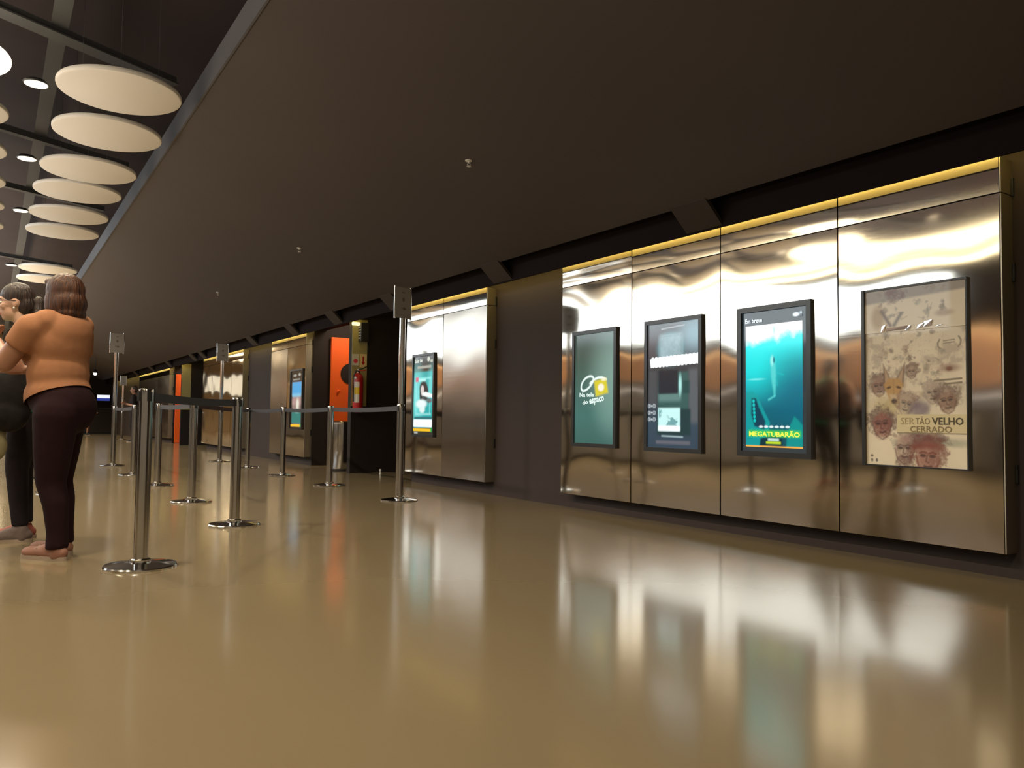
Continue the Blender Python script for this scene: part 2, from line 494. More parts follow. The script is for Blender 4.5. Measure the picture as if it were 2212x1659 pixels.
proto = thing('ceiling_disc', 'x', 'ceiling disc')
disc_parts(proto, False)
first = True
for i, (x, y) in enumerate([(0.723, 6.457), (0.755, 7.49), (0.725, 8.727), (0.705, 9.66), (0.705, 10.842), (0.709, 11.90), (0.712, 15.11), (0.709, 16.29)]):
    o = proto if first else copy_tree(proto)
    first = False
    o.location = (x, y, 3.2)
    extra = {0: ', largest and closest to the camera', 7: ', half hidden by the auburn hair'}.get(i, '')
    tag(o, order[i] + ' off-white disc from the camera beside the soffit' + extra, 'ceiling disc', 'off-white ceiling discs beside the soffit')
for i, y in enumerate((7.506, 8.598, 9.747, 10.859, 12.027)):
    o = copy_tree(proto); o.location = (-0.386 + 0.004 * i, y, 3.2)
    tag(o, order[i] + ' white disc from the top along the left picture edge, mostly cut off', 'ceiling disc', 'ceiling discs cut by the left picture edge')
lampd = thing('disc_lamp', 'glowing white round lamp cut by the left edge near the top', 'lamp', (-0.39, 6.384, 3.2))
disc_parts(lampd, True)
ll = thing('linear_lamp', 'long slim warm white lamp over the lobby, mirrored as bright bands in the steel', 'lamp', (-1.75, 1.2, 3.2))
MB().box((-0.07, 0, 0), (0.07, 11.0, 0.02)).build('diffuser', mat('linear_lamp_glow', (1, 1, 1), 0.4, emit=(1, 0.87, 0.58), estr=LINE_LAMP_STRENGTH), ll)
MB().box((-0.08, -0.02, 0.021), (0.08, 11.02, 0.09)).build('housing', M['beam'], ll)
for y in (0.5, 5.5, 10.5): MB().tube([(0, y, 0.09), (0, y, 0.99)], 0.003, 6).build('suspension_wire', M['beam'], ll)
l2 = copy_tree(ll); l2.location = (-0.98, 1.0, 3.2)
tag(l2, 'slim warm white lamp nearer the discs, mirrored as the upper bright band in the steel')

dl0 = None
for i, (x, y) in enumerate([(0.189, 6.615), (0.197, 8.617), (0.21, 10.882), (0.194, 14.982)]):
    if dl0 is None:
        dl0 = thing('downlight', 'x', 'lamp')
        MB().lathe([(0.076, 0), (0.084, 0.0), (0.086, 0.008), (0.06, 0.030), (0.02, 0.035)], n=28).build('housing', M['black'], dl0, smooth=40)
        MB().lathe([(0.070, -0.004), (0.076, -0.002), (0.076, 0.002)], n=24).build('glowing_lens', mat('downlight_lens', (0.9, 0.9, 0.85), 0.4, emit=(1, 0.88, 0.66), estr=2.2), dl0, smooth=40)
        o = dl0
    else:
        o = copy_tree(dl0)
    o.location = (x, y, 3.2)
    tag(o, order[i] + ' small round downlight from the top, left of the off-white discs', 'lamp', 'small downlights beside the discs')

# far ceiling lamp at the end of the lobby
fl_ = thing('downlight', 'tiny bright white lamp far away under the end of the soffit', 'lamp', (2.9, 30.0, 2.2))
MB().ellipsoid((0, 0, 0), (0.058, 0.058, 0.045)).build('bulb', mat('far_bulb', (1, 1, 1), 0.4, emit=(1, 0.95, 0.85), estr=8), fl_, smooth=60)
MB().lathe([(0.08, 0.03), (0.09, 0.05), (0.05, 0.14), (0.012, 0.16), (0.012, 0.62)], n=20).build('shade', M['black'], fl_, smooth=40)

# sprinkler heads on the soffit
sp0 = None
for (x, y, lab) in [(2.95, 5.09, 'nearest small white sprinkler head under the brown soffit'),
                    (2.92, 8.93, 'middle small white sprinkler head under the brown soffit'),
                    (2.93, 12.9, 'farthest and faintest small sprinkler head under the brown soffit')]:
    if sp0 is None:
        sp0 = thing('sprinkler_head', 'x', 'sprinkler')
        pm = M['label']
        MB().lathe([(0.030, 0.0), (0.030, -0.006), (0.018, -0.010)], n=20).build('escutcheon', pm, sp0, smooth=40)
        MB().lathe([(0.010, -0.008), (0.010, -0.022)], n=12).tube([(0.008, 0, -0.02), (0.014, 0, -0.032), (0.003, 0, -0.046)], 0.003, 6).tube([(-0.008, 0, -0.02), (-0.014, 0, -0.032), (-0.003, 0, -0.046)], 0.003, 6).build('frame_arms', pm, sp0, smooth=40)
        MB().lathe([(0.018, -0.046), (0.018, -0.049)], n=16).build('deflector', pm, sp0)
        o = sp0
    else:
        o = copy_tree(sp0)
    o.location = (x, y, soffit_z(x) + 0.004)
    tag(o, lab, 'sprinkler', 'sprinkler heads in a line')

# ------------------------------------------------------------------ concession side (left of the frame, mirrored in the steel)
CP = [(-4.9, 5.6), (-5.65, 7.8), (-5.5, 9.9), (-4.6, 11.2), (-3.2, 12.15), (-1.75, 12.95), (-1.75, 34.0)]


def strip_along(mb, z0, z1, off0, off1, pts=CP):
    """wall-like strip following the counter's plan; offsets to the lobby side"""
    P2 = [Vector((x, y, 0)) for x, y in pts]
    nrm = []
    for i in range(len(P2)):
        a = P2[max(i - 1, 0)]; b_ = P2[min(i + 1, len(P2) - 1)]
        d = (b_ - a).normalized(); nrm.append(Vector((d.y, -d.x, 0)))
    vs = []
    for p, n_ in zip(P2, nrm):
        for (o_, z) in ((off0, z0), (off1, z0), (off1, z1), (off0, z1)): vs.append(p + n_ * o_ + Vector((0, 0, z)))
    fs = [(i * 4 + k, i * 4 + (k + 1) % 4, (i + 1) * 4 + (k + 1) % 4, (i + 1) * 4 + k) for i in range(len(P2) - 1) for k in range(4)]
    n = len(P2) - 1
    fs += [(3, 2, 1, 0), (n * 4, n * 4 + 1, n * 4 + 2, n * 4 + 3)]
    return mb.add(vs, fs)


mbd = thing('menu_lightbox', 'long backlit white menu lightbox over the snack counter, mirrored as white glare in the steel', 'lightbox', (0, 0, 0))
BP = [(-5.55, 7.4)] + CP[2:-1] + [(-1.75, 26.5)]
strip_along(MB(), 2.52, 3.72, 0.0, 0.02, BP).build('glowing_face', M['board'], mbd)
strip_along(MB(), 2.46, 3.78, -0.15, -0.002, BP).build('casing', M['black'], mbd)
for (x, y) in BP[::2]:
    MB().tube([(x - 0.08, y - 0.02, 3.78), (x - 0.08, y - 0.02, 4.19)], 0.015, 8).build('hanger_rod', M['black'], mbd)
bw = thing('counter_back_wall', 'warm orange-lit back wall of the snack counter, mirrored as orange bands in the steel', 'partition', (0, 0, 0))
strip_along(MB(), 1.62, 2.28, -0.30, -0.16).build('upper_panelling', M['warm_wall'], bw)
strip_along(MB(), 0.0, 1.61, -0.30, -0.16).build('lower_panelling', M['counter'], bw)
strip_along(MB(), 2.22, 2.26, -0.155, -0.10).build('light_strip', mat('amber_strip', (1, 0.7, 0.4), 0.4, emit=(1, 0.62, 0.28), estr=1.1), bw)
strip_along(MB(), 1.56, 1.59, -0.155, 0.05).build('steel_shelf', M['chrome'], bw)
strip_along(MB(), 1.40, 1.425, -0.155, 0.0).build('shelf_light', mat('shelf_light', (1, 1, 1), 0.4, emit=(0.85, 0.9, 1), estr=0.7), bw)
eb = thing('end_lightbox', 'wide white lightbox on the end wall, mirrored pale in the far steel panels', 'lightbox', (-2.1, END_Y - 0.004, 1.95))
MB().box((0, -0.05, 0), (2.2, -0.03, 0.85)).build('glowing_face', mat('end_lightbox_glow', (0.8, 0.8, 0.75), 0.4, emit=(1, 0.93, 0.75), estr=1.1), eb)
MB().box((-0.04, -0.029, -0.04), (2.24, 0, 0.89)).build('casing', M['black'], eb)
for x in (0.55, 1.1, 1.65): MB().box((x - 0.02, -0.056, 0), (x + 0.02, -0.05, 0.85)).build('mullion', M['black'], eb)
ct = thing('concession_counter', 'long grey snack counter in front of the orange back wall, seen only mirrored', 'counter', (0, 0, 0))
strip_along(MB(), 0.10, 1.02, 0.75, 1.25).build('body', M['counter'], ct)
strip_along(MB(), 1.02, 1.06, 0.72, 1.28).build('worktop', M['chrome_dark'], ct)
strip_along(MB(), 0.0, 0.10, 0.78, 1.22).build('plinth', M['black'], ct)


# ------------------------------------------------------------------ steel cladding panels
def bulge_fn(seed, amp, w, h, bumps):
    r = np.random.default_rng(seed)
    ph = r.uniform(0, 2 * PI, 6)
    tl = r.normal(0, 0.0018, 2)

    def fn(u, v):
        e = np.sin(PI * u) ** 0.8 * 1.0
        d = amp * (1 - (2 * u - 1) ** 2) * (1 - (2 * v - 1) ** 4)
        d += 0.0011 * np.sin(2 * PI * v * 2.3 + ph[0] + 1.2 * np.sin(PI * u + ph[1])) * (0.5 + 0.5 * e)
        d += 0.0006 * np.sin(2 * PI * u * 1.3 + ph[2]) * np.sin(2 * PI * v * 3.1 + ph[3])
        d += tl[0] * (u - 0.5) * w + tl[1] * (v - 0.5) * h
        d += 0.012 * h * 0.045 * (1 - np.exp(-(1 - v) / 0.045))
        for (cu, cv, su, sv, a) in bumps:
            d += a * np.exp(-((u - cu) / su) ** 2 - ((v - cv) / sv) ** 2)
        return d
    return fn


def header_fn(seed, lo, hi):
    """narrow header sheet: lower edge leans down by lo, upper part leans up by hi"""
    r = np.random.default_rng(seed + 100)
    a, b_, c_ = r.uniform(-1, 1, 3)
    vv = np.linspace(0, 1, 101)

    def fn(u, v):
        lean = np.interp(vv, [0, 0.22, 0.42, 0.6, 1], [-lo * (1 + 0.3 * a * (2 * u - 1)), -lo * 0.8, hi * 0.2, hi * 1.6, hi])
        h = -np.cumsum(lean) * 0.18 / 101
        return np.interp(v, vv, h - h[0]) + 0.0003 * b_ * np.sin(PI * u) * np.sin(PI * v) + 0.0002 * c_ * np.sin(2 * PI * u)
    return fn


def sheet(name, y0, y1, z0, z1, fn, parent, m=None, nu=28, nv=56):
    """thin bowed steel sheet facing the lobby, with folded edges; y0 near, y1 far"""
    mb = MB()
    us, vs_ = np.linspace(0, 1, nu + 1), np.linspace(0, 1, nv + 1)
    vs = []
    for v in vs_:
        for u in us:
            vs.append((-float(fn(u, v)), y0 + (y1 - y0) * u, z0 + (z1 - z0) * v))
    fs = [(j * (nu + 1) + i, (j + 1) * (nu + 1) + i, (j + 1) * (nu + 1) + i + 1, j * (nu + 1) + i + 1) for j in range(nv) for i in range(nu)]
    # folded returns
    ring = [i for i in range(nu + 1)] + [j * (nu + 1) + nu for j in range(1, nv + 1)] + [nv * (nu + 1) + i for i in range(nu - 1, -1, -1)] + [j * (nu + 1) for j in range(nv - 1, 0, -1)]
    o = len(vs)
    for i in ring: vs.append((0.03, vs[i][1], vs[i][2]))
    n = len(ring)
    for k in range(n): fs.append((ring[k], ring[(k + 1) % n], o + (k + 1) % n, o + k))
    mb.add(vs, fs)
    return mb.build(name, m or M['steel'], parent, smooth=40)


def steel_panel(y0, y1, label, seed, end=None, bumps=(), hb=None, amp=0.0022, group=None, m=None):
    root = thing('steel_wall_panel', label, 'wall panel', (PX, y0, 0), group)
    w = y1 - y0
    g = 0.004
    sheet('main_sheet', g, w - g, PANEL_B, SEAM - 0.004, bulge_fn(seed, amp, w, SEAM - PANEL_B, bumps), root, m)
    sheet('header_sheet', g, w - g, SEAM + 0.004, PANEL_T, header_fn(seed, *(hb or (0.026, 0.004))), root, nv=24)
    MB().box((0.03, g, PANEL_B + 0.01), (WX - PX, w - g, PANEL_T - 0.006)).build('carcass', M['wall_black'], root)
    if end == 'near':
        MB().box((0.0, -0.006, PANEL_B), (WX - PX, 0.0, SEAM - 0.003)).build('side_sheet', M['steel_side'], root)
        MB().box((0.0, -0.006, SEAM + 0.003), (WX - PX, 0.0, PANEL_T)).build('side_sheet', M['steel_side'], root)
        for z in (0.55, 1.62, 2.08):
            MB().box((WX - PX - 0.018, -0.02, z - 0.05), (WX - PX, -0.006, z + 0.05)).build('hinge', M['black'], root, bevel=0.004)
    return root


def near(i): return 2.01 + 0.953 * i


steel_panel(near(0), near(1), 'brushed steel wall panel holding the paper poster, nearest the camera', 1, 'near', bumps=[(0.5, 0.80, 0.5, 0.06, 0.0016)])
steel_panel(near(1), near(2), 'brushed steel wall panel behind the teal underwater display', 2, bumps=[(0.5, 0.83, 0.5, 0.07, 0.0018)])
steel_panel(near(2), near(3), 'brushed steel wall panel behind the television collage display', 3, bumps=[(0.5, 0.80, 0.5, 0.08, 0.0016)])
steel_panel(near(3), near(4), 'brushed steel wall panel behind the plain green display', 4, bumps=[(0.5, 0.84, 0.35, 0.07, 0.0022)], hb=(0.034, -0.024))
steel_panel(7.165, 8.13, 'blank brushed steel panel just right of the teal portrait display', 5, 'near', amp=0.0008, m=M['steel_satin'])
steel_panel(8.13, 9.10, 'brushed steel panel around the teal portrait display behind the tall sign post', 6, bumps=[(0.5, 0.83, 0.4, 0.07, 0.002)])
steel_panel(12.97, 13.95, 'brushed steel panel around the blue narrow display left of the orange door', 7, 'near', bumps=[(0.5, 0.82, 0.3, 0.06, 0.004)])
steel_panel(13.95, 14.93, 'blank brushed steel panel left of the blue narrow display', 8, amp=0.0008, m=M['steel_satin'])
far_lab = ['far steel panel at the right end of the row behind the middle sign post', 'far steel panel second from the right in the row behind the middle sign post',
           'far steel panel third from the right in the row behind the middle sign post', 'far steel panel at the left end of the row behind the middle sign post']
for i in range(4):
    steel_panel(16.95 + 0.93 * i, 16.95 + 0.93 * (i + 1), far_lab[i], 20 + i, 'near' if i == 0 else None, amp=0.001, group='far panels behind the middle sign post')
for i in range(6):
    steel_panel(25.15 + 0.95 * i, 25.15 + 0.95 * (i + 1), ['distant yellow-lit steel panel right beside the far orange door edge', 'distant yellow-lit steel panel second left of the far orange door edge',
                'distant yellow-lit steel panel third left of the far orange door edge', 'distant yellow-lit steel panel fourth left of the far orange door edge',
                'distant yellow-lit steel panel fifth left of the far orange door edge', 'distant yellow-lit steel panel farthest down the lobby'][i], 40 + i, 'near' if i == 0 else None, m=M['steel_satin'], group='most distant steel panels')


# ------------------------------------------------------------------ pictures (numpy paint -> colour attribute on a flat grid)
def sstep(a, b_, x):
    t = np.clip((x - a) / (b_ - a), 0, 1)
    return t * t * (3 - 2 * t)


class Paint:
    def __init__(s, w, h, nx, ny, base):
        s.w, s.h, s.nx, s.ny = w, h, nx, ny
        X = (np.arange(nx) + 0.5) / nx; Y = (np.arange(ny) + 0.5) / ny
        s.U, s.V = np.meshgrid(X, Y)          # V up
        s.asp = h / w
        s.c = np.ones((ny, nx, 3)) * np.array(base)

    def blend(s, m, col):
        m = m[..., None]; s.c = s.c * (1 - m) + np.array(col) * m

    def vgrad(s, stops):
        vs = [a for a, _ in stops]
        for k in range(3): s.c[..., k] = np.interp(s.V, vs, [c[k] for _, c in stops])

    def ell(s, cu, cv, ru, rv, col, soft=0.15, rot=0.0, a=1.0):
        du = s.U - cu; dv = (s.V - cv) * s.asp; rv = rv * s.asp
        x = du * math.cos(rot) + dv * math.sin(rot); y = -du * math.sin(rot) + dv * math.cos(rot)
        d = np.sqrt((x / ru) ** 2 + (y / rv) ** 2)
        s.blend(a * (1 - sstep(1 - soft, 1 + soft, d)), col)

    def rect(s, u0, v0, u1, v1, col, soft=0.006, a=1.0):
        m = sstep(u0 - soft, u0 + soft, s.U) * (1 - sstep(u1 - soft, u1 + soft, s.U)) * sstep(v0 - soft / s.asp, v0 + soft / s.asp, s.V) * (1 - sstep(v1 - soft / s.asp, v1 + soft / s.asp, s.V))
        s.blend(m * a, col)

    def poly(s, pts, col, a=1.0, soft=0.006):
        x, y = s.U, s.V * s.asp
        P = [(p[0], p[1] * s.asp) for p in pts]
        inside = np.zeros_like(x, bool); dist = np.full_like(x, 9.0)
        for i in range(len(P)):
            (x0, y0), (x1, y1) = P[i], P[(i + 1) % len(P)]
            c_ = ((y0 > y) != (y1 > y)) & (x < (x1 - x0) * (y - y0) / (y1 - y0 + 1e-12) + x0)
            inside ^= c_
            dist = np.minimum(dist, s._seg(x, y, x0, y0, x1, y1))
        sd = np.where(inside, -dist, dist)
        s.blend(a * (1 - sstep(-soft, soft, sd)), col)

    @staticmethod
    def _seg(x, y, x0, y0, x1, y1):
        dx, dy = x1 - x0, y1 - y0
        t = np.clip(((x - x0) * dx + (y - y0) * dy) / (dx * dx + dy * dy + 1e-12), 0, 1)
        return np.hypot(x - x0 - t * dx, y - y0 - t * dy)

    def line(s, pts, wd, col, a=1.0, soft=0.004):
        x, y = s.U, s.V * s.asp; d = np.full_like(x, 9.0)
        for (p, q) in zip(pts[:-1], pts[1:]): d = np.minimum(d, s._seg(x, y, p[0], p[1] * s.asp, q[0], q[1] * s.asp))
        s.blend(a * (1 - sstep(wd - soft, wd + soft, d)), col)

    def noise(s, n, seed):
        r = np.random.default_rng(seed); out = np.zeros_like(s.U); amp = 1.0; tot = 0
        for o in range(4):
            k = n * 2 ** o; ky = max(2, int(k * s.asp))
            g = r.random((ky + 2, k + 2))
            x = s.U * k; y = s.V * ky; i = x.astype(int); j = y.astype(int); fx = sstep(0, 1, x - i); fy = sstep(0, 1, y - j)
            out += amp * (g[j, i] * (1 - fx) * (1 - fy) + g[j, i + 1] * fx * (1 - fy) + g[j + 1, i] * (1 - fx) * fy + g[j + 1, i + 1] * fx * fy)
            tot += amp; amp *= 0.55
        return out / tot

    def build(s, name, m, parent, ytop, z0, x):
        """left edge at local y=ytop (far side), runs towards smaller y; faces -X"""
        nx, ny = s.nx, s.ny
        V = [(x, ytop - s.w * i / nx, z0 + s.h * j / ny) for j in range(ny + 1) for i in range(nx + 1)]
        Fq = [(j * (nx + 1) + i, j * (nx + 1) + i + 1, (j + 1) * (nx + 1) + i + 1, (j + 1) * (nx + 1) + i) for j in range(ny) for i in range(nx)]
        me = bpy.data.meshes.new(name); me.from_pydata(V, [], Fq); me.update()
        at = me.color_attributes.new('Col', 'FLOAT_COLOR', 'CORNER')
        cc = np.concatenate([np.repeat(s.c.reshape(-1, 3), 4, axis=0), np.ones((nx * ny * 4, 1))], axis=1)
        at.data.foreach_set('color', cc.astype(np.float32).ravel())
        o = bpy.data.objects.new(name, me); me.materials.append(m); COL.objects.link(o); o.parent = parent
        return o


def letters(name, items, parent, x, m):
    """items: (text, left_y, baseline_z, width, height, rgb, bold, tilt); flat lettering facing -X, one object per word group"""
    for (t, ly, bz, wd, hh, rgb, bold, tilt) in items:
        vs, fs = text_mesh(t, 1.0, bold)
        x0 = min(v.x for v in vs); x1 = max(v.x for v in vs); y1 = max(v.y for v in vs)
        V = []
        for v in vs:
            a = (v.x - x0) / (x1 - x0) * wd; c_ = v.y / y1 * hh
            V.append((x, ly - (a * math.cos(tilt) - c_ * math.sin(tilt)), bz + a * math.sin(tilt) + c_ * math.cos(tilt)))
        me = bpy.data.meshes.new(name); me.from_pydata(V, [], fs); me.update()
        at = me.color_attributes.new('Col', 'FLOAT_COLOR', 'CORNER')
        for d in at.data: d.color = (*rgb, 1)
        o = bpy.data.objects.new(name, me); me.materials.append(m); COL.objects.link(o); o.parent = parent


def display(yl, yr, z0, z1, label, bez=0.035, name='advertising_display', depth=0.026):
    """wall display: frame ring proud of the steel, dark glass behind it. yl far edge, yr near edge"""
    root = thing(name, label, 'display', (PX, yr, z0))
    w, h = yl - yr, z1 - z0
    f = MB()
    X0, X1 = -depth, 0.004
    f.box((X0, 0, 0), (X1, bez, h)); f.box((X0, w - bez, 0), (X1, w, h)); f.box((X0, bez, 0), (X1, w - bez, bez)); f.box((X0, bez, h - bez), (X1, w - bez, h))
    f.build('frame', M['bezel'], root)
    return root, w, h


SX = -0.012   # picture plane inside the frames
TX = SX - 0.0012

# green display with loop and yellow tile
root, w, h = display(5.637, 5.036, 0.575, 1.604, 'narrow dark green display with a white loop and yellow tile', 0.032)
P = Paint(w - 0.064, h - 0.064, 90, 160, (0, 0, 0))
P.vgrad([(0, (0.045, 0.13, 0.11)), (0.25, (0.06, 0.17, 0.145)), (0.6, (0.055, 0.125, 0.10)), (0.85, (0.05, 0.085, 0.065)), (1, (0.055, 0.08, 0.06))])
P.ell(1.0, 0.62, 0.45, 0.32, (0.26, 0.42, 0.36), 0.9, a=0.75); P.ell(1.0, 0.30, 0.35, 0.2, (0.20, 0.36, 0.31), 0.9, a=0.5)
c0 = (0.88, 1.05, 0.98)
loop = [(0.42 + 0.155 * math.cos(t) * (1 + 0.15 * math.sin(t)) + 0.10 * math.sin(t), 0.545 + 0.066 * math.sin(t)) for t in np.linspace(-0.1, 2 * PI - 0.1, 40)]
loop = [(-0.045 + u * 0.86, v) for u, v in loop]
P.line(loop, 0.017, c0, soft=0.012)
P.line([(0.40, 0.545), (0.50, 0.578), (0.60, 0.594), (0.70, 0.594), (0.80, 0.575)], 0.02, c0, soft=0.012)
P.poly([(0.50, 0.565), (0.80, 0.587), (0.855, 0.455), (0.545, 0.425)], (0.72, 0.62, 0.03), soft=0.028)
P.ell(0.675, 0.505, 0.075, 0.034, (1.0, 0.92, 0.75), 0.3)
P.ell(0.74, 0.578, 0.06, 0.016, (1.0, 0.98, 0.75), 0.6, a=0.8)
P.build('screen', M['screen_print'], root, w - 0.032, 0.032, SX)
letters('lettering', [('Na tela', w - 0.10, 0.442, 0.20, 0.036, c0, 0.025, 0.0), ('do', w - 0.145, 0.372, 0.075, 0.036, c0, 0.03, 0.13), ('espaço', w - 0.240, 0.3795, 0.20, 0.040, c0, 0.03, 0.13)], root, TX, M['screen_bright'])

# television collage display
root, w, h = display(4.692, 4.078, 0.570, 1.608, 'dark display with stacked television sets and glaring white title bar', 0.032)
P = Paint(w - 0.064, h - 0.064, 100, 175, (0, 0, 0))
P.vgrad([(0, (0.035, 0.06, 0.09)), (0.2, (0.04, 0.07, 0.10)), (0.4, (0.05, 0.055, 0.06)), (0.6, (0.04, 0.045, 0.05)), (0.85, (0.10, 0.085, 0.09)), (1, (0.12, 0.14, 0.15))])
P.rect(0.80, 0.2, 0.98, 0.62, (0.11, 0.12, 0.13), 0.05); P.rect(0.02, 0.33, 0.18, 0.62, (0.07, 0.075, 0.08), 0.04)
P.ell(0.92, 0.88, 0.25, 0.12, (0.30, 0.48, 0.55), 0.9, a=0.8)  # bluish reflection on the glass, painted into the picture
P.rect(0.22, 0.30, 0.80, 0.60, (0.04, 0.11, 0.10), 0.03)
P.rect(0.22, 0.37, 0.66, 0.44, (0.16, 0.30, 0.27), 0.04, a=0.7)
P.rect(0.22, 0.43, 0.60, 0.62, (0.018, 0.022, 0.03), 0.02)
P.ell(0.645, 0.50, 0.028, 0.075, (0.45, 0.85, 0.80), 0.6)
P.rect(0.70, 0.43, 0.82, 0.53, (0.02, 0.07, 0.065), 0.02)
stat = P.noise(14, 3)
for m_ in (1,):
    P.ell(0.46, 0.79, 0.25, 0.125, (0.12, 0.35, 0.38), 0.35, a=0.8)
    P.rect(0.24, 0.685, 0.68, 0.905, (0.42, 0.58, 0.62), 0.05, a=0.9)
    P.c *= (1 - 0.35 * ((P.U > 0.24) & (P.U < 0.68) & (P.V > 0.69) & (P.V < 0.9)) * stat)[..., None]
P.rect(0.19, 0.10, 0.84, 0.31, (0.015, 0.045, 0.05), 0.03)
P.rect(0.215, 0.135, 0.645, 0.318, (0.62, 0.98, 0.95), 0.02)
st = P.noise(9, 8)
P.blend(((P.U > 0.225) & (P.U < 0.635) & (P.V > 0.175) & (P.V < 0.31)) * sstep(0.5, 0.62, st) * 0.85, (0.10, 0.30, 0.32))
P.rect(0.22, 0.135, 0.64, 0.175, (1.15, 1.2, 1.2), 0.02)
for v in (0.335, 0.280, 0.226):
    for cu, sg in ((0.045, -1), (0.122, 1)):
        for k, al in ((0, 1.0), (1, 0.75)):
            P.line([(cu + sg * (0.026 * k + 0.020 * math.cos(t) - 0.010), v + 0.0135 * math.sin(t)) for t in np.linspace(-1.3, 1.3, 9)], 0.0075, (0.50, 0.56, 0.60), al, 0.005)
    P.ell(0.083, v, 0.03, 0.008, (0.5, 0.56, 0.6), 0.4)
P.poly([(0.045, 0.715), (0.5, 0.73), (0.99, 0.735), (1.0, 0.665), (0.5, 0.655), (0.36, 0.652), (0.35, 0.66), (0.06, 0.648)], (1.3, 1.38, 1.4), soft=0.012)
for k in range(13):
    P.ell(0.10 + k * 0.073, 0.722 + 0.001 * k, 0.03, 0.008, (1.3, 1.38, 1.4), 0.3); P.ell(0.10 + k * 0.073, 0.652 + 0.001 * k, 0.03, 0.007, (1.3, 1.38, 1.4), 0.3)
P.line([(0.28, 0.955), (0.72, 0.968)], 0.010, (0.42, 0.45, 0.46), a=0.8); P.line([(0.34, 0.985), (0.68, 0.985)], 0.006, (0.2, 0.2, 0.2))
P.line([(0.29, 0.094), (0.69, 0.090)], 0.012, (0.30, 0.42, 0.44), soft=0.01)
P.rect(0.17, 0.03, 0.83, 0.058, (0.14, 0.14, 0.17), 0.02, a=0.9)
P.build('screen', M['screen_print'], root, w - 0.032, 0.032, SX)

# underwater display
root, w, h = display(3.746, 3.145, 0.574, 1.606, 'large bright teal underwater film display with yellow-green title', 0.036)
MB().box((SX + 0.003, 0.036, 0.036), (0.002, w - 0.036, h - 0.036)).build('glass', mat('dark_glossy_glass', (0.03, 0.032, 0.032), 0.08, emit=(0.10, 0.15, 0.18), estr=0.22), root)  # faint blue-grey emission stands in for the reflection on the glass
aw, ah = 0.462, 0.835
P = Paint(aw, ah, 110, 200, (0, 0, 0))
P.vgrad([(0, (0.0, 0.07, 0.09)), (0.15, (0.0, 0.10, 0.14)), (0.3, (0.0, 0.13, 0.19)), (0.5, (0.0, 0.26, 0.32)), (0.68, (0.0, 0.52, 0.55)), (0.82, (0.0, 0.95, 0.95)), (0.92, (0.02, 1.05, 1.05)), (1, (0.4, 1.1, 1.1))])
P.ell(0.15, 0.70, 0.5, 0.22, (0.0, 0.90, 0.90), 0.95, a=0.75)
P.ell(0.95, 0.45, 0.45, 0.28, (0.0, 0.13, 0.22), 0.9, a=0.6)
nz = P.noise(7, 5)
P.blend(sstep(0.84, 0.93, P.V + 0.14 * nz - 0.07 - 0.03 * P.U) * 0.98, (1.15, 1.15, 1.1))
P.ell(0.2, 0.945, 0.34, 0.07, (1.2, 1.12, 1.08), 0.6)
P.ell(0.52, 0.95, 0.02, 0.035, (0.25, 0.6, 0.55), 0.6, a=0.7)
P.ell(0.20, 0.555, 0.13, 0.008, (0.25, 0.95, 0.95), 0.7, a=0.7)
# a pale fish rising, reef shapes below
sh = (0.10, 0.72, 0.70)
P.ell(0.505, 0.60, 0.045, 0.13, sh, 0.5, rot=0.06, a=0.85); P.ell(0.48, 0.70, 0.030, 0.04, (0.35, 0.95, 0.9), 0.5, a=0.8); P.ell(0.515, 0.705, 0.016, 0.025, (0.0, 0.22, 0.28), 0.5)
P.line([(0.52, 0.50), (0.525, 0.42)], 0.016, sh, a=0.7, soft=0.02); P.line([(0.525, 0.415), (0.42, 0.385)], 0.014, sh, a=0.7, soft=0.015)
P.line([(0.56, 0.60), (0.67, 0.585)], 0.010, (0.0, 0.55, 0.58), a=0.8, soft=0.015); P.line([(0.55, 0.56), (0.58, 0.50)], 0.010, (0.0, 0.5, 0.55), a=0.7, soft=0.015)
P.poly([(0.0, 0.45), (0.12, 0.455), (0.20, 0.43), (0.25, 0.38), (0.33, 0.30), (0.44, 0.20), (0.40, 0.0), (0.0, 0.0)], (0.0, 0.36, 0.36), soft=0.02, a=0.9)
P.poly([(0.11, 0.40), (0.19, 0.40), (0.24, 0.33), (0.36, 0.21), (0.34, 0.14), (0.16, 0.17), (0.10, 0.27)], (0.0, 0.05, 0.09), soft=0.02)
for k in range(6): P.ell(0.145 + 0.004 * k, 0.375 - 0.032 * k, 0.022, 0.014, (0.0, 0.62, 0.58), 0.5)
for k in range(5): P.ell(0.27 + 0.03 * k, 0.335 - 0.03 * k, 0.022, 0.014, (0.0, 0.32, 0.34), 0.5)
P.poly([(0.72, 0.0), (0.74, 0.12), (0.80, 0.19), (0.86, 0.25), (0.93, 0.22), (1.0, 0.18), (1.0, 0.0)], (0.0, 0.30, 0.28), soft=0.02, a=0.95)
P.poly([(0.25, 0.0), (0.27, 0.07), (0.5, 0.10), (0.66, 0.07), (0.66, 0.0)], (0.0, 0.03, 0.045), soft=0.02)
for k in range(6): P.ell(0.28 + 0.093 * k, 0.166, 0.036, 0.010, (0.85, 1.0, 1.0), 0.4, a=0.9)
P.rect(0.05, 0.085, 0.97, 0.138, (0.06, 0.62, 0.10), 0.03, a=0.9)
P.line([(0.42, 0.062), (0.58, 0.062)], 0.016, (0.7, 0.95, 0.9), soft=0.02); P.rect(0.37, 0.028, 0.63, 0.047, (0.55, 0.75, 0.02), 0.012)
P.rect(0.0, 0.0, 1.0, 0.012, (0.95, 0.45, 0.08), 0.003)
P.build('screen', M['screen_print'], root, w - 0.068, 0.066, SX)
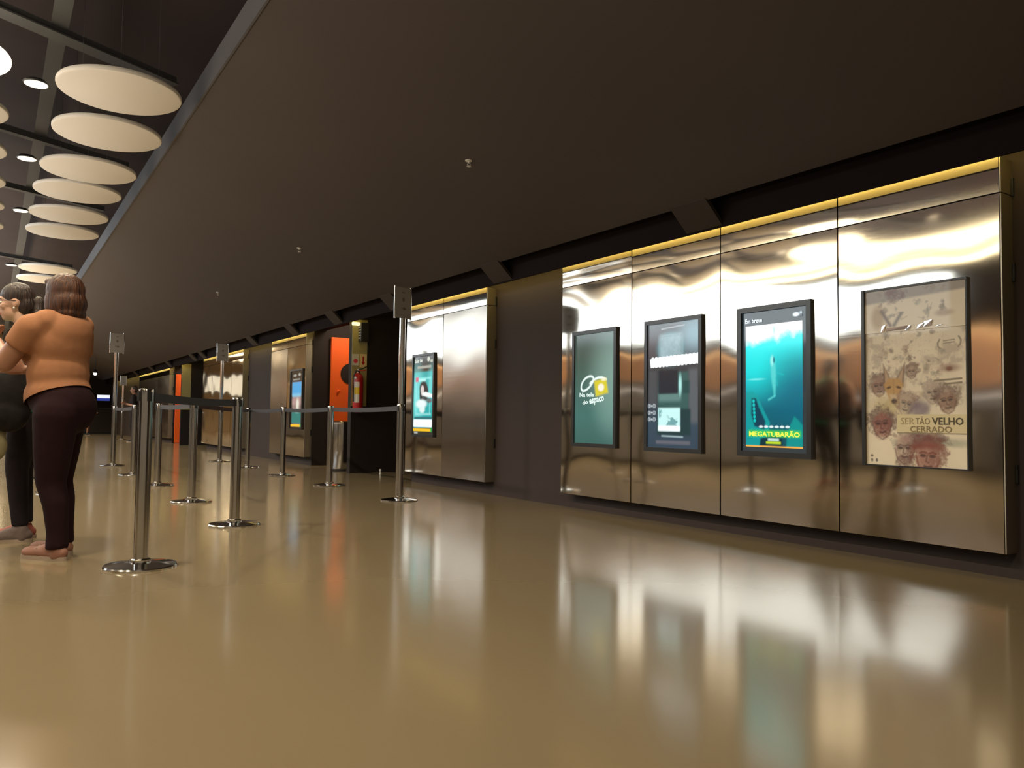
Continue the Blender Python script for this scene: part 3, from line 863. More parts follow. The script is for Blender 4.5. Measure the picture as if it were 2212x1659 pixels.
letters('lettering', [('MEGATUBARÃO', w - 0.068 - 0.03, 0.066 + 0.088 * ah, 0.41, 0.040, (1.0, 1.0, 0.10), 0.03, 0.0),
                      ('Em breve', w - 0.065, 0.922, 0.145, 0.030, (0.85, 0.95, 1.0), 0.03, 0.0)], root, TX, M['screen_bright'])
P = Paint(0.075, 0.035, 16, 10, (0.05, 0.07, 0.08)); P.ell(0.35, 0.45, 0.33, 0.38, (0.8, 0.9, 0.95), 0.4); P.ell(0.85, 0.7, 0.14, 0.25, (0.45, 0.55, 0.6), 0.5)
P.build('white_emblem', M['screen_print'], root, 0.145, 0.93, TX)

# teal portrait display in the second group
root, w, h = display(8.885, 8.305, 0.585, 1.60, 'narrow teal display with a dark-haired portrait beside the tall sign post', 0.03)
P = Paint(w - 0.06, h - 0.06, 70, 130, (0.035, 0.03, 0.02))
P.rect(0.03, 0.09, 0.97, 0.80, (0.02, 0.42, 0.42), 0.03); P.ell(0.15, 0.5, 0.3, 0.3, (0.25, 0.85, 0.82), 0.8, a=0.8); P.ell(0.95, 0.62, 0.2, 0.2, (0.15, 0.75, 0.72), 0.8, a=0.8)
P.rect(0.10, 0.245, 0.90, 0.275, (0.35, 0.8, 0.8), 0.02, a=0.7); P.rect(0.12, 0.70, 0.88, 0.73, (0.3, 0.9, 0.88), 0.02, a=0.7)
P.rect(0.80, 0.27, 0.86, 0.73, (0.3, 0.85, 0.85), 0.02, a=0.5); P.rect(0.10, 0.27, 0.16, 0.68, (0.3, 0.9, 0.9), 0.02, a=0.5)
P.ell(0.50, 0.585, 0.20, 0.10, (0.02, 0.03, 0.035), 0.25); P.ell(0.62, 0.53, 0.13, 0.10, (0.02, 0.03, 0.035), 0.25); P.ell(0.40, 0.50, 0.09, 0.09, (0.02, 0.03, 0.035), 0.3)
P.ell(0.45, 0.57, 0.085, 0.055, (0.75, 0.66, 0.64), 0.3); P.ell(0.47, 0.525, 0.07, 0.035, (0.7, 0.62, 0.6), 0.35)
P.ell(0.70, 0.505, 0.26, 0.03, (0.9, 0.95, 0.95), 0.35, rot=-0.12); P.ell(0.93, 0.49, 0.07, 0.022, (0.95, 1, 1), 0.3)
P.ell(0.55, 0.455, 0.17, 0.02, (0.03, 0.04, 0.045), 0.4); P.ell(0.80, 0.43, 0.13, 0.03, (0.12, 0.14, 0.14), 0.4)
P.ell(0.40, 0.39, 0.27, 0.055, (0.85, 0.98, 0.97), 0.35); P.ell(0.45, 0.32, 0.14, 0.045, (0.8, 0.95, 0.93), 0.4)
P.rect(0.10, 0.675, 0.24, 0.735, (0.75, 0.16, 0.25), 0.02); P.rect(0.26, 0.68, 0.62, 0.71, (0.5, 0.98, 0.95), 0.03); P.rect(0.05, 0.195, 0.95, 0.225, (0.03, 0.16, 0.18), 0.02)
P.rect(0.02, 0.095, 0.97, 0.19, (1.15, 1.2, 1.2), 0.02)
P.rect(0.0, 0.04, 0.89, 0.075, (0.98, 0.55, 0.02), 0.01); P.rect(0.89, 0.035, 1.0, 0.085, (0.02, 0.42, 0.08), 0.01)
P.line([(0.2, 0.86), (0.85, 0.862)], 0.03, (0.45, 0.45, 0.38), soft=0.02, a=0.9)
P.ell(0.74, 0.955, 0.07, 0.03, (0.6, 0.62, 0.52), 0.3); P.ell(0.90, 0.93, 0.08, 0.018, (0.5, 0.5, 0.42), 0.4)
P.line([(0.07, 0.02), (0.22, 0.02)], 0.018, (0.5, 0.5, 0.5), soft=0.02)
P.build('screen', M['screen_print'], root, w - 0.03, 0.03, SX)
letters('lettering', [('Sala 06', w - 0.055, 0.912, 0.20, 0.042, (0.8, 0.82, 0.72), 0.02, 0.0)], root, TX, M['screen_bright'])

# blue narrow display in the third group
root, w, h = display(13.72, 13.05, 0.60, 1.64, 'small distant display with blue picture and yellow bar left of the orange door', 0.03)
P = Paint(w - 0.06, h - 0.06, 50, 90, (0.02, 0.016, 0.012))
P.rect(0.16, 0.06, 0.90, 0.80, (0.3, 0.2, 0.18), 0.02)
P.rect(0.12, 0.56, 0.92, 0.80, (0.02, 0.36, 0.72), 0.02); P.rect(0.14, 0.535, 0.9, 0.60, (0.2, 0.55, 0.75), 0.05, a=0.8); P.rect(0.14, 0.40, 0.9, 0.52, (0.42, 0.26, 0.24), 0.04)
P.ell(0.62, 0.40, 0.12, 0.11, (0.75, 0.72, 0.6), 0.5); P.rect(0.12, 0.07, 0.92, 0.30, (0.03, 0.20, 0.17), 0.03); P.ell(0.6, 0.28, 0.2, 0.03, (0.2, 0.45, 0.4), 0.6)
P.rect(0.05, 0.015, 0.85, 0.055, (0.95, 0.55, 0.03), 0.01); P.rect(0.85, 0.015, 0.95, 0.06, (0.1, 0.5, 0.1), 0.01)
P.line([(0.2, 0.845), (0.8, 0.85)], 0.02, (0.3, 0.3, 0.27), soft=0.02); P.ell(0.35, 0.92, 0.15, 0.02, (0.4, 0.4, 0.35), 0.4); P.ell(0.75, 0.93, 0.1, 0.025, (0.4, 0.4, 0.35), 0.4)
P.build('screen', M['screen_print'], root, w - 0.03, 0.03, SX)

# paper poster behind clear plastic
root = thing('film_poster', 'paper film poster of watercolour heads in the nearest steel panel', 'poster', (PX - 0.011, 2.174, 0.559))
w, h = 0.614, 1.05
f = MB(); f.box((-0.022, w - 0.018, 0), (0.013, w, h)); f.box((-0.016, 0, h - 0.012), (0.013, w - 0.018, h)); f.box((-0.016, 0, 0), (0.013, w - 0.018, 0.008)); f.box((-0.014, 0, 0.008), (0.013, 0.008, h - 0.012))
f.build('frame', M['bezel'], root)
CREAM = (0.93, 0.82, 0.64)


def head(P, u, v, r, skin, hair, rot=0.0, hairtop=True, beard=False, a=0.9):
    """loose watercolour head: ragged hair mass, shaded face, features"""
    q = 0.585
    nn = P.noise(30, int(1000 * u + 77 * v)); n2 = P.noise(60, int(900 * v + 13 * u))
    co, si = math.cos(rot), math.sin(rot)

    def loc(x, y): return (u + r * (x * co - y * si), v + r * q * (x * si + y * co))

    def rag(cx, cy, rx, ry, col, k, al):
        c_ = loc(cx, cy)
        d = np.hypot((P.U - c_[0]) / (r * rx), (P.V - c_[1]) / (r * q * ry)) + k * (nn - 0.5)
        P.blend(al * (1 - sstep(0.75, 1.15, d)) * (0.7 + 0.6 * (n2 - 0.5)), col)
    if hairtop: rag(0.05, 0.45, 1.45, 1.25, hair, 0.9, 0.95)
    rag(0.0, -0.05, 0.88, 1.18, skin, 0.25, 0.95)
    rag(0.5, -0.1, 0.42, 0.9, [c * 0.6 for c in skin], 0.6, 0.7)
    if not hairtop: rag(0.0, 0.95, 0.8, 0.4, [min(1, c * 1.25) for c in skin], 0.5, 0.6)
    for sx in (-0.36, 0.30):
        e = loc(sx, 0.14); P.ell(e[0], e[1], r * 0.24, r * 0.12 * q, [c * 0.25 for c in skin], 0.45, rot, 0.95)
        e = loc(sx, 0.40); P.line([loc(sx - 0.24, 0.31), e, loc(sx + 0.24, 0.33)], r * 0.07, hair, 0.8, 0.006)
    P.line([loc(-0.04, 0.2), loc(-0.14, -0.25), loc(0.06, -0.32)], r * 0.06, [c * 0.45 for c in skin], 0.8, 0.006)
    P.line([loc(-0.24, -0.58), loc(0.0, -0.63), loc(0.24, -0.57)], r * 0.08, [c * 0.3 for c in skin], 0.9, 0.006)
    P.line([loc(-0.86, 0.1), loc(-0.62, -0.75), loc(-0.1, -1.2), loc(0.45, -0.95), loc(0.85, -0.1)], r * 0.06, hair, 0.6, 0.008)
    if beard: rag(0.0, -1.0, 0.85, 0.75, hair, 0.8, 0.9)


def sketch(P, n, seed, area, cols, rmin=0.012, rmax=0.045, al=0.7):
    """many small ragged blots and strokes"""
    r_ = np.random.default_rng(seed); nn = P.noise(28, seed + 1)
    for _ in range(n):
        u = r_.uniform(area[0], area[1]); v = r_.uniform(area[2], area[3]); r = r_.uniform(rmin, rmax)
        d = np.hypot((P.U - u) / r, (P.V - v) * P.asp / r) + 1.5 * (nn - 0.5)
        P.blend(al * r_.uniform(0.4, 1) * (1 - sstep(0.3, 1.0, d)), cols[r_.integers(len(cols))])
        if r_.random() < 0.5:
            t = r_.uniform(0, PI); L = r * r_.uniform(1, 2.2)
            P.line([(u, v), (u + L * math.cos(t), v + L * math.sin(t) / P.asp)], 0.004, cols[0], 0.6 * al, 0.006)


def poster_art(P, v_off=0.0):
    n1, n2_, n3 = P.noise(5, 11), P.noise(8, 12), P.noise(20, 13)
    P.c *= (0.94 + 0.12 * n1)[..., None]
    P.blend(0.55 * sstep(0.52, 0.70, n2_) * sstep(0.3, 0.5, P.V), (0.44, 0.36, 0.28))
    brown, red, purple, tan, grn = (0.17, 0.075, 0.04), (0.30, 0.08, 0.055), (0.24, 0.16, 0.20), (0.52, 0.30, 0.10), (0.36, 0.34, 0.22)
    # upper foliage blotches
    sketch(P, 46, 51, (0.16, 0.78, 0.50, 0.76), [(0.20, 0.13, 0.08), (0.34, 0.26, 0.16), (0.30, 0.27, 0.20), (0.48, 0.34, 0.24)])
    sketch(P, 30, 52, (0.08, 0.62, 0.30, 0.56), [(0.24, 0.12, 0.07), (0.50, 0.34, 0.16), (0.38, 0.24, 0.16)], 0.02, 0.06, 0.5)
    sketch(P, 22, 53, (0.30, 0.85, 0.10, 0.20), [(0.22, 0.12, 0.12), (0.30, 0.16, 0.15), (0.20, 0.20, 0.16)], 0.02, 0.06, 0.6)
    P.blend(0.30 * (1 - sstep(0.0, 0.022, np.abs(n3 - 0.5))) * sstep(0.25, 0.4, P.V) * (1 - sstep(0.75, 0.9, P.U)), (0.25, 0.16, 0.10))
    # heads
    head(P, 0.14, 0.445, 0.085, (0.42, 0.25, 0.19), brown, 0.1); head(P, 0.48, 0.52, 0.055, (0.55, 0.40, 0.30), brown)
    # long-eared fox-like head
    P.ell(0.24, 0.335, 0.17, 0.05, (0.62, 0.50, 0.22), 0.8, a=0.7)
    P.poly([(0.185, 0.575), (0.265, 0.485), (0.19, 0.440)], brown, 0.85, 0.012); P.poly([(0.415, 0.580), (0.32, 0.485), (0.395, 0.440)], brown, 0.85, 0.012)
    P.poly([(0.20, 0.555), (0.255, 0.485), (0.205, 0.455)], (0.60, 0.42, 0.26), 0.9, 0.01); P.poly([(0.40, 0.560), (0.335, 0.485), (0.38, 0.455)], (0.60, 0.42, 0.26), 0.9, 0.01)
    P.poly([(0.19, 0.455), (0.25, 0.490), (0.345, 0.490), (0.395, 0.455), (0.36, 0.400), (0.33, 0.350), (0.27, 0.350), (0.225, 0.400)], (0.62, 0.36, 0.12), 0.95, 0.016)
    P.poly([(0.25, 0.400), (0.34, 0.400), (0.325, 0.352), (0.275, 0.352)], (0.75, 0.60, 0.40), 0.8, 0.016)
    P.ell(0.245, 0.438, 0.026, 0.007, (0.12, 0.06, 0.03), 0.5, 0.3); P.ell(0.345, 0.438, 0.026, 0.007, (0.12, 0.06, 0.03), 0.5, -0.3); P.ell(0.30, 0.360, 0.030, 0.014, (0.05, 0.03, 0.025), 0.5)
    P.line([(0.295, 0.48), (0.297, 0.40)], 0.006, (0.42, 0.22, 0.08), 0.5, 0.01)
    head(P, 0.42, 0.340, 0.088, (0.60, 0.48, 0.36), (0.3, 0.17, 0.12), -0.3, hairtop=True)
    head(P, 0.68, 0.40, 0.085, (0.55, 0.42, 0.32), (0.42, 0.33, 0.27), 0.1); head(P, 0.82, 0.355, 0.095, (0.42, 0.25, 0.17), (0.14, 0.055, 0.03), 0.15)
    P.blend(0.8 * (1 - sstep(0.5, 1.2, np.hypot((P.U - 0.55) / 0.13, (P.V - 0.315) / 0.07) + 0.8 * (n2_ - 0.5))), (0.23, 0.17, 0.23))
    P.blend(0.6 * (1 - sstep(0.4, 1.3, np.hypot((P.U - 0.2) / 0.22, (P.V - 0.245) / 0.05) + 1.0 * (n2_ - 0.5))), (0.28, 0.15, 0.13))
    head(P, 0.17, 0.225, 0.115, (0.36, 0.12, 0.09), (0.12, 0.05, 0.04), 0.1)
    P.blend(0.9 * (1 - sstep(0.6, 1.2, np.hypot((P.U - 0.56) / 0.26, (P.V - 0.145) / 0.045) + 0.9 * (n2_ - 0.5))), (0.21, 0.12, 0.12))
    P.blend(0.5 * (1 - sstep(0.4, 1.3, np.hypot((P.U - 0.86) / 0.2, (P.V - 0.135) / 0.03) + 0.9 * (n2_ - 0.5))), (0.24, 0.30, 0.22))
    head(P, 0.40, 0.09, 0.115, (0.46, 0.30, 0.25), (0.17, 0.08, 0.07), 0.0, hairtop=False, beard=True)
    head(P, 0.63, 0.05, 0.135, (0.47, 0.22, 0.17), (0.22, 0.055, 0.035), -0.05)
    P.line([(0.50, 0.105), (0.62, 0.118), (0.75, 0.11)], 0.03, (0.27, 0.07, 0.045), soft=0.03, a=0.8)
    for u in (0.06, 0.11): P.ell(u, 0.025, 0.012, 0.010, (0.2, 0.18, 0.14), 0.4)
    P.ell(0.06, 0.05, 0.014, 0.008, (0.2, 0.18, 0.14), 0.4)
    P.line([(0.755, 0.69), (0.735, 0.67), (0.74, 0.65), (0.76, 0.64)], 0.008, (0.38, 0.31, 0.22)); P.line([(0.93, 0.70), (0.95, 0.68), (0.945, 0.66), (0.925, 0.645)], 0.008, (0.38, 0.31, 0.22))
    P.line([(0.79, 0.68), (0.89, 0.685)], 0.006, (0.42, 0.34, 0.25)); P.line([(0.79, 0.667), (0.89, 0.672)], 0.006, (0.42, 0.34, 0.25))
    P.ell(0.84, 0.535, 0.09, 0.02, (0.48, 0.33, 0.24), 0.7); P.ell(0.84, 0.53, 0.03, 0.012, (0.25, 0.10, 0.06), 0.6)
    P.line([(0.70, 0.468), (0.95, 0.476)], 0.009, (0.30, 0.24, 0.16)); P.line([(0.79, 0.448), (0.95, 0.455)], 0.009, (0.30, 0.24, 0.16))


P = Paint(w - 0.026, 0.78, 190, 250, CREAM); P.V = P.V * 0.755; P.asp = 1.05 / 0.59
poster_art(P)
P.rect(0.325, 0.188, 1.0, 0.286, (0.82, 0.70, 0.43), 0.003); P.rect(0.325, 0.180, 1.0, 0.186, (0.28, 0.22, 0.12), 0.002)
P.build('lower_sheet', M['paper_print'], root, w - 0.018, 0.008, -0.004)
P = Paint(w - 0.026, 0.252, 150, 70, CREAM)
nz = P.noise(8, 31); n3 = P.noise(22, 32)
P.blend(sstep(0.70, 0.78, P.V - 0.12 * P.U + 0.05) * 0.85, (0.34, 0.29, 0.25))
sketch(P, 34, 61, (0.15, 0.80, 0.25, 0.95), [(0.20, 0.13, 0.08), (0.34, 0.26, 0.16), (0.30, 0.27, 0.20)], 0.015, 0.045, 0.7)
sketch(P, 10, 62, (0.22, 0.42, 0.72, 0.98), [(0.22, 0.10, 0.07)], 0.03, 0.06, 0.8)
P.ell(0.14, 0.35, 0.07, 0.27, (0.50, 0.33, 0.14), 0.5, a=0.8); P.line([(0.18, 0.5), (0.27, 0.15)], 0.016, (0.2, 0.12, 0.08), soft=0.02); P.line([(0.38, 0.4), (0.31, 0.15)], 0.016, (0.22, 0.17, 0.13), soft=0.02)
P.ell(0.80, 0.33, 0.08, 0.07, (0.42, 0.26, 0.15), 0.6, a=0.7)
P.build('upper_sheet', M['paper_print'], root, w - 0.018, 0.786, -0.009)
letters('lettering', [('SER', w - 0.018 - 0.215, 0.247, 0.078, 0.038, (0.50, 0.40, 0.22), 0.0, 0.0), ('TÃO', w - 0.018 - 0.302, 0.247, 0.082, 0.046, (0.28, 0.21, 0.10), 0.0, 0.0),
                      ('VELHO', w - 0.018 - 0.395, 0.247, 0.172, 0.040, (0.10, 0.075, 0.035), 0.02, 0.0),
                      ('CERRADO', w - 0.018 - 0.27, 0.204, 0.235, 0.034, (0.30, 0.23, 0.11), 0.01, 0.0)], root, -0.006, M['paper_print'])
# crumpled edge of the clear cover, catching light
crk = MB()
for (u0, u1, v0, v1) in [(0.17, 0.21, 0.0, 0.045), (0.22, 0.44, 0.004, 0.03), (0.42, 0.47, 0.0, 0.03), (0.54, 0.60, 0.005, 0.035), (0.60, 0.68, 0.01, 0.05), (0.72, 0.78, 0.008, 0.02)]:
    y0_, y1_ = w - 0.018 - u0 * 0.588, w - 0.018 - u1 * 0.588
    crk.add([(-0.010, y0_, 0.786 + v0), (-0.0135, y1_, 0.786 + v0 + 0.006), (-0.016, y1_ - 0.01, 0.786 + v1), (-0.011, y0_ - 0.008, 0.786 + v1 - 0.008)], [(0, 1, 2, 3)])
crk.build('plastic_cover_fold', mat('clear_plastic_fold', (0.75, 0.75, 0.78), 0.08, 0.6), root)

# ------------------------------------------------------------------ first opening: orange door, bin, extinguisher and signs on the jamb
def orange_door(y, x0, nm, top):
    r_ = bpy.data.objects.new(nm, None); COL.objects.link(r_); r_['kind'] = 'structure'; r_.location = (x0, y, 0)
    MB().box((0, -0.05, 0.01), (0.86, 0, top)).build('door_leaf', M['orange'], r_, bevel=0.004)
    c_ = 0.345
    mb = MB(); n = 40
    mb.lathe([(0.178, 0), (0.178, 0.012), (0.150, 0.016)], n=n)
    o = mb.build('round_window', M['wall_black'], r_, smooth=35); o.rotation_euler = (PI / 2, 0, 0); o.location = (c_, -0.05, 1.567)
    MB().ellipsoid((0.13, -0.075, 1.262), (0.022, 0.022, 0.022)).tube([(0.13, -0.05, 1.262), (0.13, -0.06, 1.262)], 0.012, 10).build('door_knob', M['orange'], r_, smooth=50)
    return r_


orange_door(12.90, 4.805, 'door_1', 2.18)
orange_door(25.05, 4.56, 'door_2', 2.05)

bn = thing('litter_bin', 'round steel litter bin below the orange door', 'bin', (4.52, 11.56, 0))
MB().lathe([(0.192, 0.03), (0.20, 0.05), (0.20, 0.70), (0.198, 0.72)], n=40).build('body', M['chrome_dark'], bn, smooth=35)
MB().lathe([(0.19, 0.0), (0.195, 0.005), (0.195, 0.03)], n=40).build('base_ring', M['black'], bn, smooth=35)
MB().lathe([(0.203, 0.715), (0.207, 0.725), (0.207, 0.745), (0.200, 0.752), (0.165, 0.752), (0.160, 0.74)], n=40).build('rim', M['chrome'], bn, smooth=35)
MB().lathe([(0.158, 0.738), (0.158, 0.742)], n=32).build('ash_tray', M['black'], bn)

ex = thing('fire_extinguisher', 'red fire extinguisher hung on the yellow-lit jamb right of the orange door', 'extinguisher', (4.46, 10.82, 0.89))
MB().lathe([(0.060, 0.0), (0.072, 0.008), (0.074, 0.03), (0.074, 0.48), (0.064, 0.535), (0.036, 0.565), (0.026, 0.575)], n=28).build('cylinder', M['red'], ex, smooth=40)
MB().lathe([(0.022, 0.573), (0.022, 0.60), (0.016, 0.605), (0.016, 0.63)], n=16).build('valve', M['chrome'], ex, smooth=40)
MB().tube([(0.0, -0.01, 0.625), (0.05, -0.035, 0.635), (0.11, -0.045, 0.675)], 0.009, 8).build('handle', M['black'], ex, smooth=50)
MB().tube([(0.0, -0.01, 0.608), (0.05, -0.035, 0.608), (0.09, -0.045, 0.615)], 0.008, 8).build('squeeze_lever', M['red'], ex, smooth=50)
MB().tube([(-0.01, -0.02, 0.60), (-0.06, -0.05, 0.60), (-0.09, -0.05, 0.52), (-0.088, -0.045, 0.35), (-0.085, -0.04, 0.15)], 0.009, 8).build('hose', M['black'], ex, smooth=50)


def wrap(a0, a1, z0, z1, r=0.0755, n=10):
    mb = MB(); vs = []
    for z in (z0, z1):
        for k in range(n + 1):
            a = math.radians(a0 + (a1 - a0) * k / n); vs.append((r * math.cos(a), r * math.sin(a), z))
    return mb.add(vs, [(k, k + 1, n + 2 + k, n + 1 + k) for k in range(n)])


wrap(200, 262, 0.14, 0.26).build('paper_label', M['label'], ex, smooth=60)
wrap(200, 262, 0.26, 0.36).build('yellow_label', M['yellow'], ex, smooth=60)
wrap(200, 262, 0.36, 0.44).build('paper_label', M['label'], ex, smooth=60)
wrap(196, 225, 0.48, 0.515, 0.072).build('pressure_tag', M['label'], ex, smooth=60)
MB().box((-0.03, 0.06, 0.42), (0.03, 0.104, 0.46)).build('wall_bracket', M['black'], ex)

s1 = thing('safety_sign', 'cream safety sign with a red arrow, upper right on the jamb', 'sign', (4.572, 10.922, 1.655))
MB().box((-0.055, -0.004, -0.10), (0.055, 0, 0.10)).build('plate', mat('cream_sign_plate', (0.72, 0.55, 0.30), 0.5), s1)
MB().add([(-0.012, -0.006, 0.06), (-0.012, -0.006, -0.02), (-0.03, -0.006, -0.02), (0, -0.006, -0.065), (0.03, -0.006, -0.02), (0.012, -0.006, -0.02), (0.012, -0.006, 0.06)], [(0, 1, 2, 3, 4, 5, 6)]).build('red_arrow', M['red'], s1)
s2 = thing('safety_sign', 'pale safety sign with a red disc, left above the extinguisher', 'sign', (4.452, 10.922, 1.665))
MB().box((-0.05, -0.004, -0.085), (0.05, 0, 0.085)).build('plate', M['label'], s2)
o = MB().lathe([(0.032, 0), (0.032, 0.002)], n=24).build('red_disc', mat('red_disc_paint', (0.75, 0.05, 0.08), 0.4), s2); o.rotation_euler = (PI / 2, 0, 0); o.location = (0.0, -0.004, -0.02)
dv = thing('wall_speaker', 'black boxy device fixed high on the yellow-lit jamb', 'speaker', (4.535, 10.922, 1.93))
MB().box((-0.05, -0.11, 0), (0.075, -0.012, 0.28)).build('cabinet', M['black'], dv, bevel=0.008)
for i, z in enumerate((0.05, 0.09, 0.13, 0.17, 0.21)):
    MB().box((-0.055, -0.1, z - 0.008), (-0.049, -0.02, z + 0.008)).build('grille_bar', M['sign'], dv)
MB().box((-0.02, -0.012, 0.1), (0.03, 0, 0.2)).build('wall_bracket', M['black'], dv)
tb = thing('cove_reflection', 'small glowing bar at top left of the jamb, imitating the cove light reflection', 'lamp', (4.42, 10.915, 2.19))  # reflection of the cove light, built as a glowing bar
o = MB().lathe([(0.022, -0.055), (0.026, -0.05), (0.026, 0.05), (0.022, 0.055)], n=16).build('tube', mat('cove_reflection_glow', (1, 0.95, 0.7), 0.4, emit=(1, 0.86, 0.4), estr=1.4), tb, smooth=40); o.rotation_euler = (0, PI / 2, 0); o.location = (0.012, -0.03, 0)
MB().box((-0.03, -0.008, -0.015), (0.06, 0.008, 0.015)).build('reflection_backing', M['label'], tb)

st_ = thing('door_stop', 'tiny white door stop on the floor at the black jamb', 'door stop', (4.74, 10.60, 0))
MB().lathe([(0.018, 0), (0.018, 0.008), (0.010, 0.012), (0.010, 0.045)], n=16).build('stem', M['label'], st_, smooth=40)
MB().lathe([(0.015, 0.045), (0.016, 0.05), (0.016, 0.068), (0.012, 0.072)], n=16).build('rubber_cap', M['label'], st_, smooth=40)

# ------------------------------------------------------------------ barrier posts
def make_post(sign):
    root = thing('barrier_post', 'x', 'barrier post')
    MB().lathe([(0.183, 0.0), (0.183, 0.008), (0.178, 0.014), (0.10, 0.024), (0.055, 0.030)], n=56).build('base_plate', M['chrome'], root, smooth=35)
    MB().lathe([(0.052, 0.028), (0.052, 0.040), (0.040, 0.046)], n=32).build('collar', M['chrome'], root, smooth=35)
    MB().lathe([(0.037, 0.03), (0.037, 0.868), (0.037, 0.872)], n=32).build('post', M['chrome_dark'], root, smooth=35)
    MB().lathe([(0.0385, 0.87), (0.0385, 0.935), (0.036, 0.943), (0.030, 0.946)], n=32).build('belt_cassette', M['chrome_dark'], root, smooth=35)
    for k in range(4):
        a = k * PI / 2 + 0.3
        d = Vector((math.cos(a), math.sin(a), 0)); t_ = Vector((-d.y, d.x, 0))
        vs = []
        for zz in (0.878, 0.930):
            for (r, s_) in ((0.035, -0.012), (0.043, -0.012), (0.043, 0.012), (0.035, 0.012)): vs.append(d * r + t_ * s_ + Vector((0, 0, zz)))
        MB().add(vs, [(0, 1, 2, 3), (7, 6, 5, 4), (0, 4, 5, 1), (1, 5, 6, 2), (2, 6, 7, 3), (3, 7, 4, 0)]).build('belt_clip', M['black'], root)
    if sign:
        MB().lathe([(0.030, 0.94), (0.030, 1.80)], n=28).build('upper_post', M['chrome'], root, smooth=35)
        a = math.radians(16.5)
        d = Vector((math.cos(a), math.sin(a), 0)); n_ = Vector((math.sin(a), -math.cos(a), 0))

        def slab(u0, u1, t0, t1, z0, z1):
            vs = []
            for z in (z0, z1):
                for (u, t) in ((u0, t0), (u1, t0), (u1, t1), (u0, t1)): vs.append(d * u + n_ * t + Vector((0, 0, z)))
            return MB().add(vs, [(3, 2, 1, 0), (4, 5, 6, 7), (0, 1, 5, 4), (1, 2, 6, 5), (2, 3, 7, 6), (3, 0, 4, 7)])
        slab(-0.10, 0.10, -0.006, 0.010, 1.80, 2.105).build('sign_plate', M['sign'], root)
        for s_ in (-1, 1):
            p = d * (0.104 * s_)
            MB().lathe([(0.009, 1.79), (0.010, 1.795), (0.010, 2.112), (0.009, 2.117)], c=(p.x, p.y, 0), n=14).build('sign_edge', M['sign_edge'], root, smooth=40)
        for (cu, cz, ru, rz) in ((0.0, 2.055, 0.022, 0.006), (0.0, 1.985, 0.016, 0.022), (0.012, 1.895, 0.022, 0.014), (-0.02, 1.90, 0.012, 0.006)):
            k0 = [d * (cu + ru * math.cos(t)) + n_ * 0.011 + Vector((0, 0, cz + rz * math.sin(t))) for t in np.linspace(0, 2 * PI, 15)[:-1]]
            MB().add(k0, [tuple(range(14))]).build('printed_mark', M['ink'], root)
    return root


plain, signed = make_post(False), make_post(True)
used = {'p': False, 's': False}
POSTS = {
    'S1': (0.691, 4.60, 0, 'large barrier post nearest the camera, right of the woman in peach'),
    'S2': (1.534, 6.03, 0, 'second nearest barrier post, at the right end of the dark belt'),
    'S3': (1.596, 7.841, 0, 'barrier post between the nearest post and the second nearest, a little behind'),
    'S4': (1.622, 9.828, 0, 'barrier post half hidden just right of the nearest post'),
    'S5': (1.622, 11.66, 0, 'barrier post just left of the nearest post, farther back'),
    'S6': (1.64, 13.92, 1, 'leftmost tall barrier post with a square grey sign'),
    'S7': (3.438, 14.647, 1, 'middle tall barrier post with grey sign before the far steel panels'),
    'S8': (3.619, 28.789, 1, 'small distant barrier post with a sign beside the man in black'),
    'S9': (3.378, 7.096, 1, 'tall barrier post with the tallest sign, before the teal portrait display'),
    'S10': (3.422, 12.762, 0, 'barrier post just right of the second nearest post, farther back by the wall'),
    'S11': (3.391, 10.861, 0, 'barrier post before the blank steel panel left of the blue display'),
    'S12': (3.377, 9.014, 0, 'barrier post in front of the litter bin and orange door'),
    'S13': (3.569, 24.6, 0, 'distant barrier post whose base shows left of the nearest post'),
    'S14': (0.588, 9.425, 0, 'barrier post hidden behind the woman in peach, base edges showing'),
    'S15': (0.533, 14.034, 0, 'farthest barrier post glimpsed between the legs of the two women'),
    'S16': (0.463, 11.421, 0, 'nearer barrier post glimpsed between the legs of the two women')}
PO = {}
for k, (x, y, sg, lab) in POSTS.items():
    key = 's' if sg else 'p'
    src = signed if sg else plain
    o = src if not used[key] else copy_tree(src)
    used[key] = True
    o.location = (x, y, 0)
    tag(o, lab, 'barrier post', 'chrome belt barrier posts')
    PO[k] = o


def belt(a, b_, z=0.905, sag=0.012, drop=0.0):
    pa, pb = PO[a].location, PO[b_].location
    d = (pb - pa); L = d.length; d = d / L; n_ = Vector((-d.y, d.x, 0))
    mb = MB(); N = 12; vs = []
    for i in range(N + 1):
        t = 0.04 + (L - 0.08) * i / N
        s_ = sag * 4 * (i / N) * (1 - i / N)
        for (o_, hz) in ((-0.0012, -0.024), (-0.0012, 0.024), (0.0012, 0.024), (0.0012, -0.024)): vs.append(d * t + n_ * o_ + Vector((0, 0, z + hz - s_)))
    fs = []
    for i in range(N):
        for k in range(4): fs.append((i * 4 + k, i * 4 + (k + 1) % 4, (i + 1) * 4 + (k + 1) % 4, (i + 1) * 4 + k))
    fs += [(3, 2, 1, 0), (N * 4, N * 4 + 1, N * 4 + 2, N * 4 + 3)]
    mb.add(vs, fs).build('belt', M['belt'], PO[a])


for a, b_ in (('S1', 'S2'), ('S4', 'S3'), ('S3', 'S10'), ('S6', 'S5'), ('S10', 'S11'), ('S11', 'S12'), ('S12', 'S9'), ('S16', 'S14')): belt(a, b_)

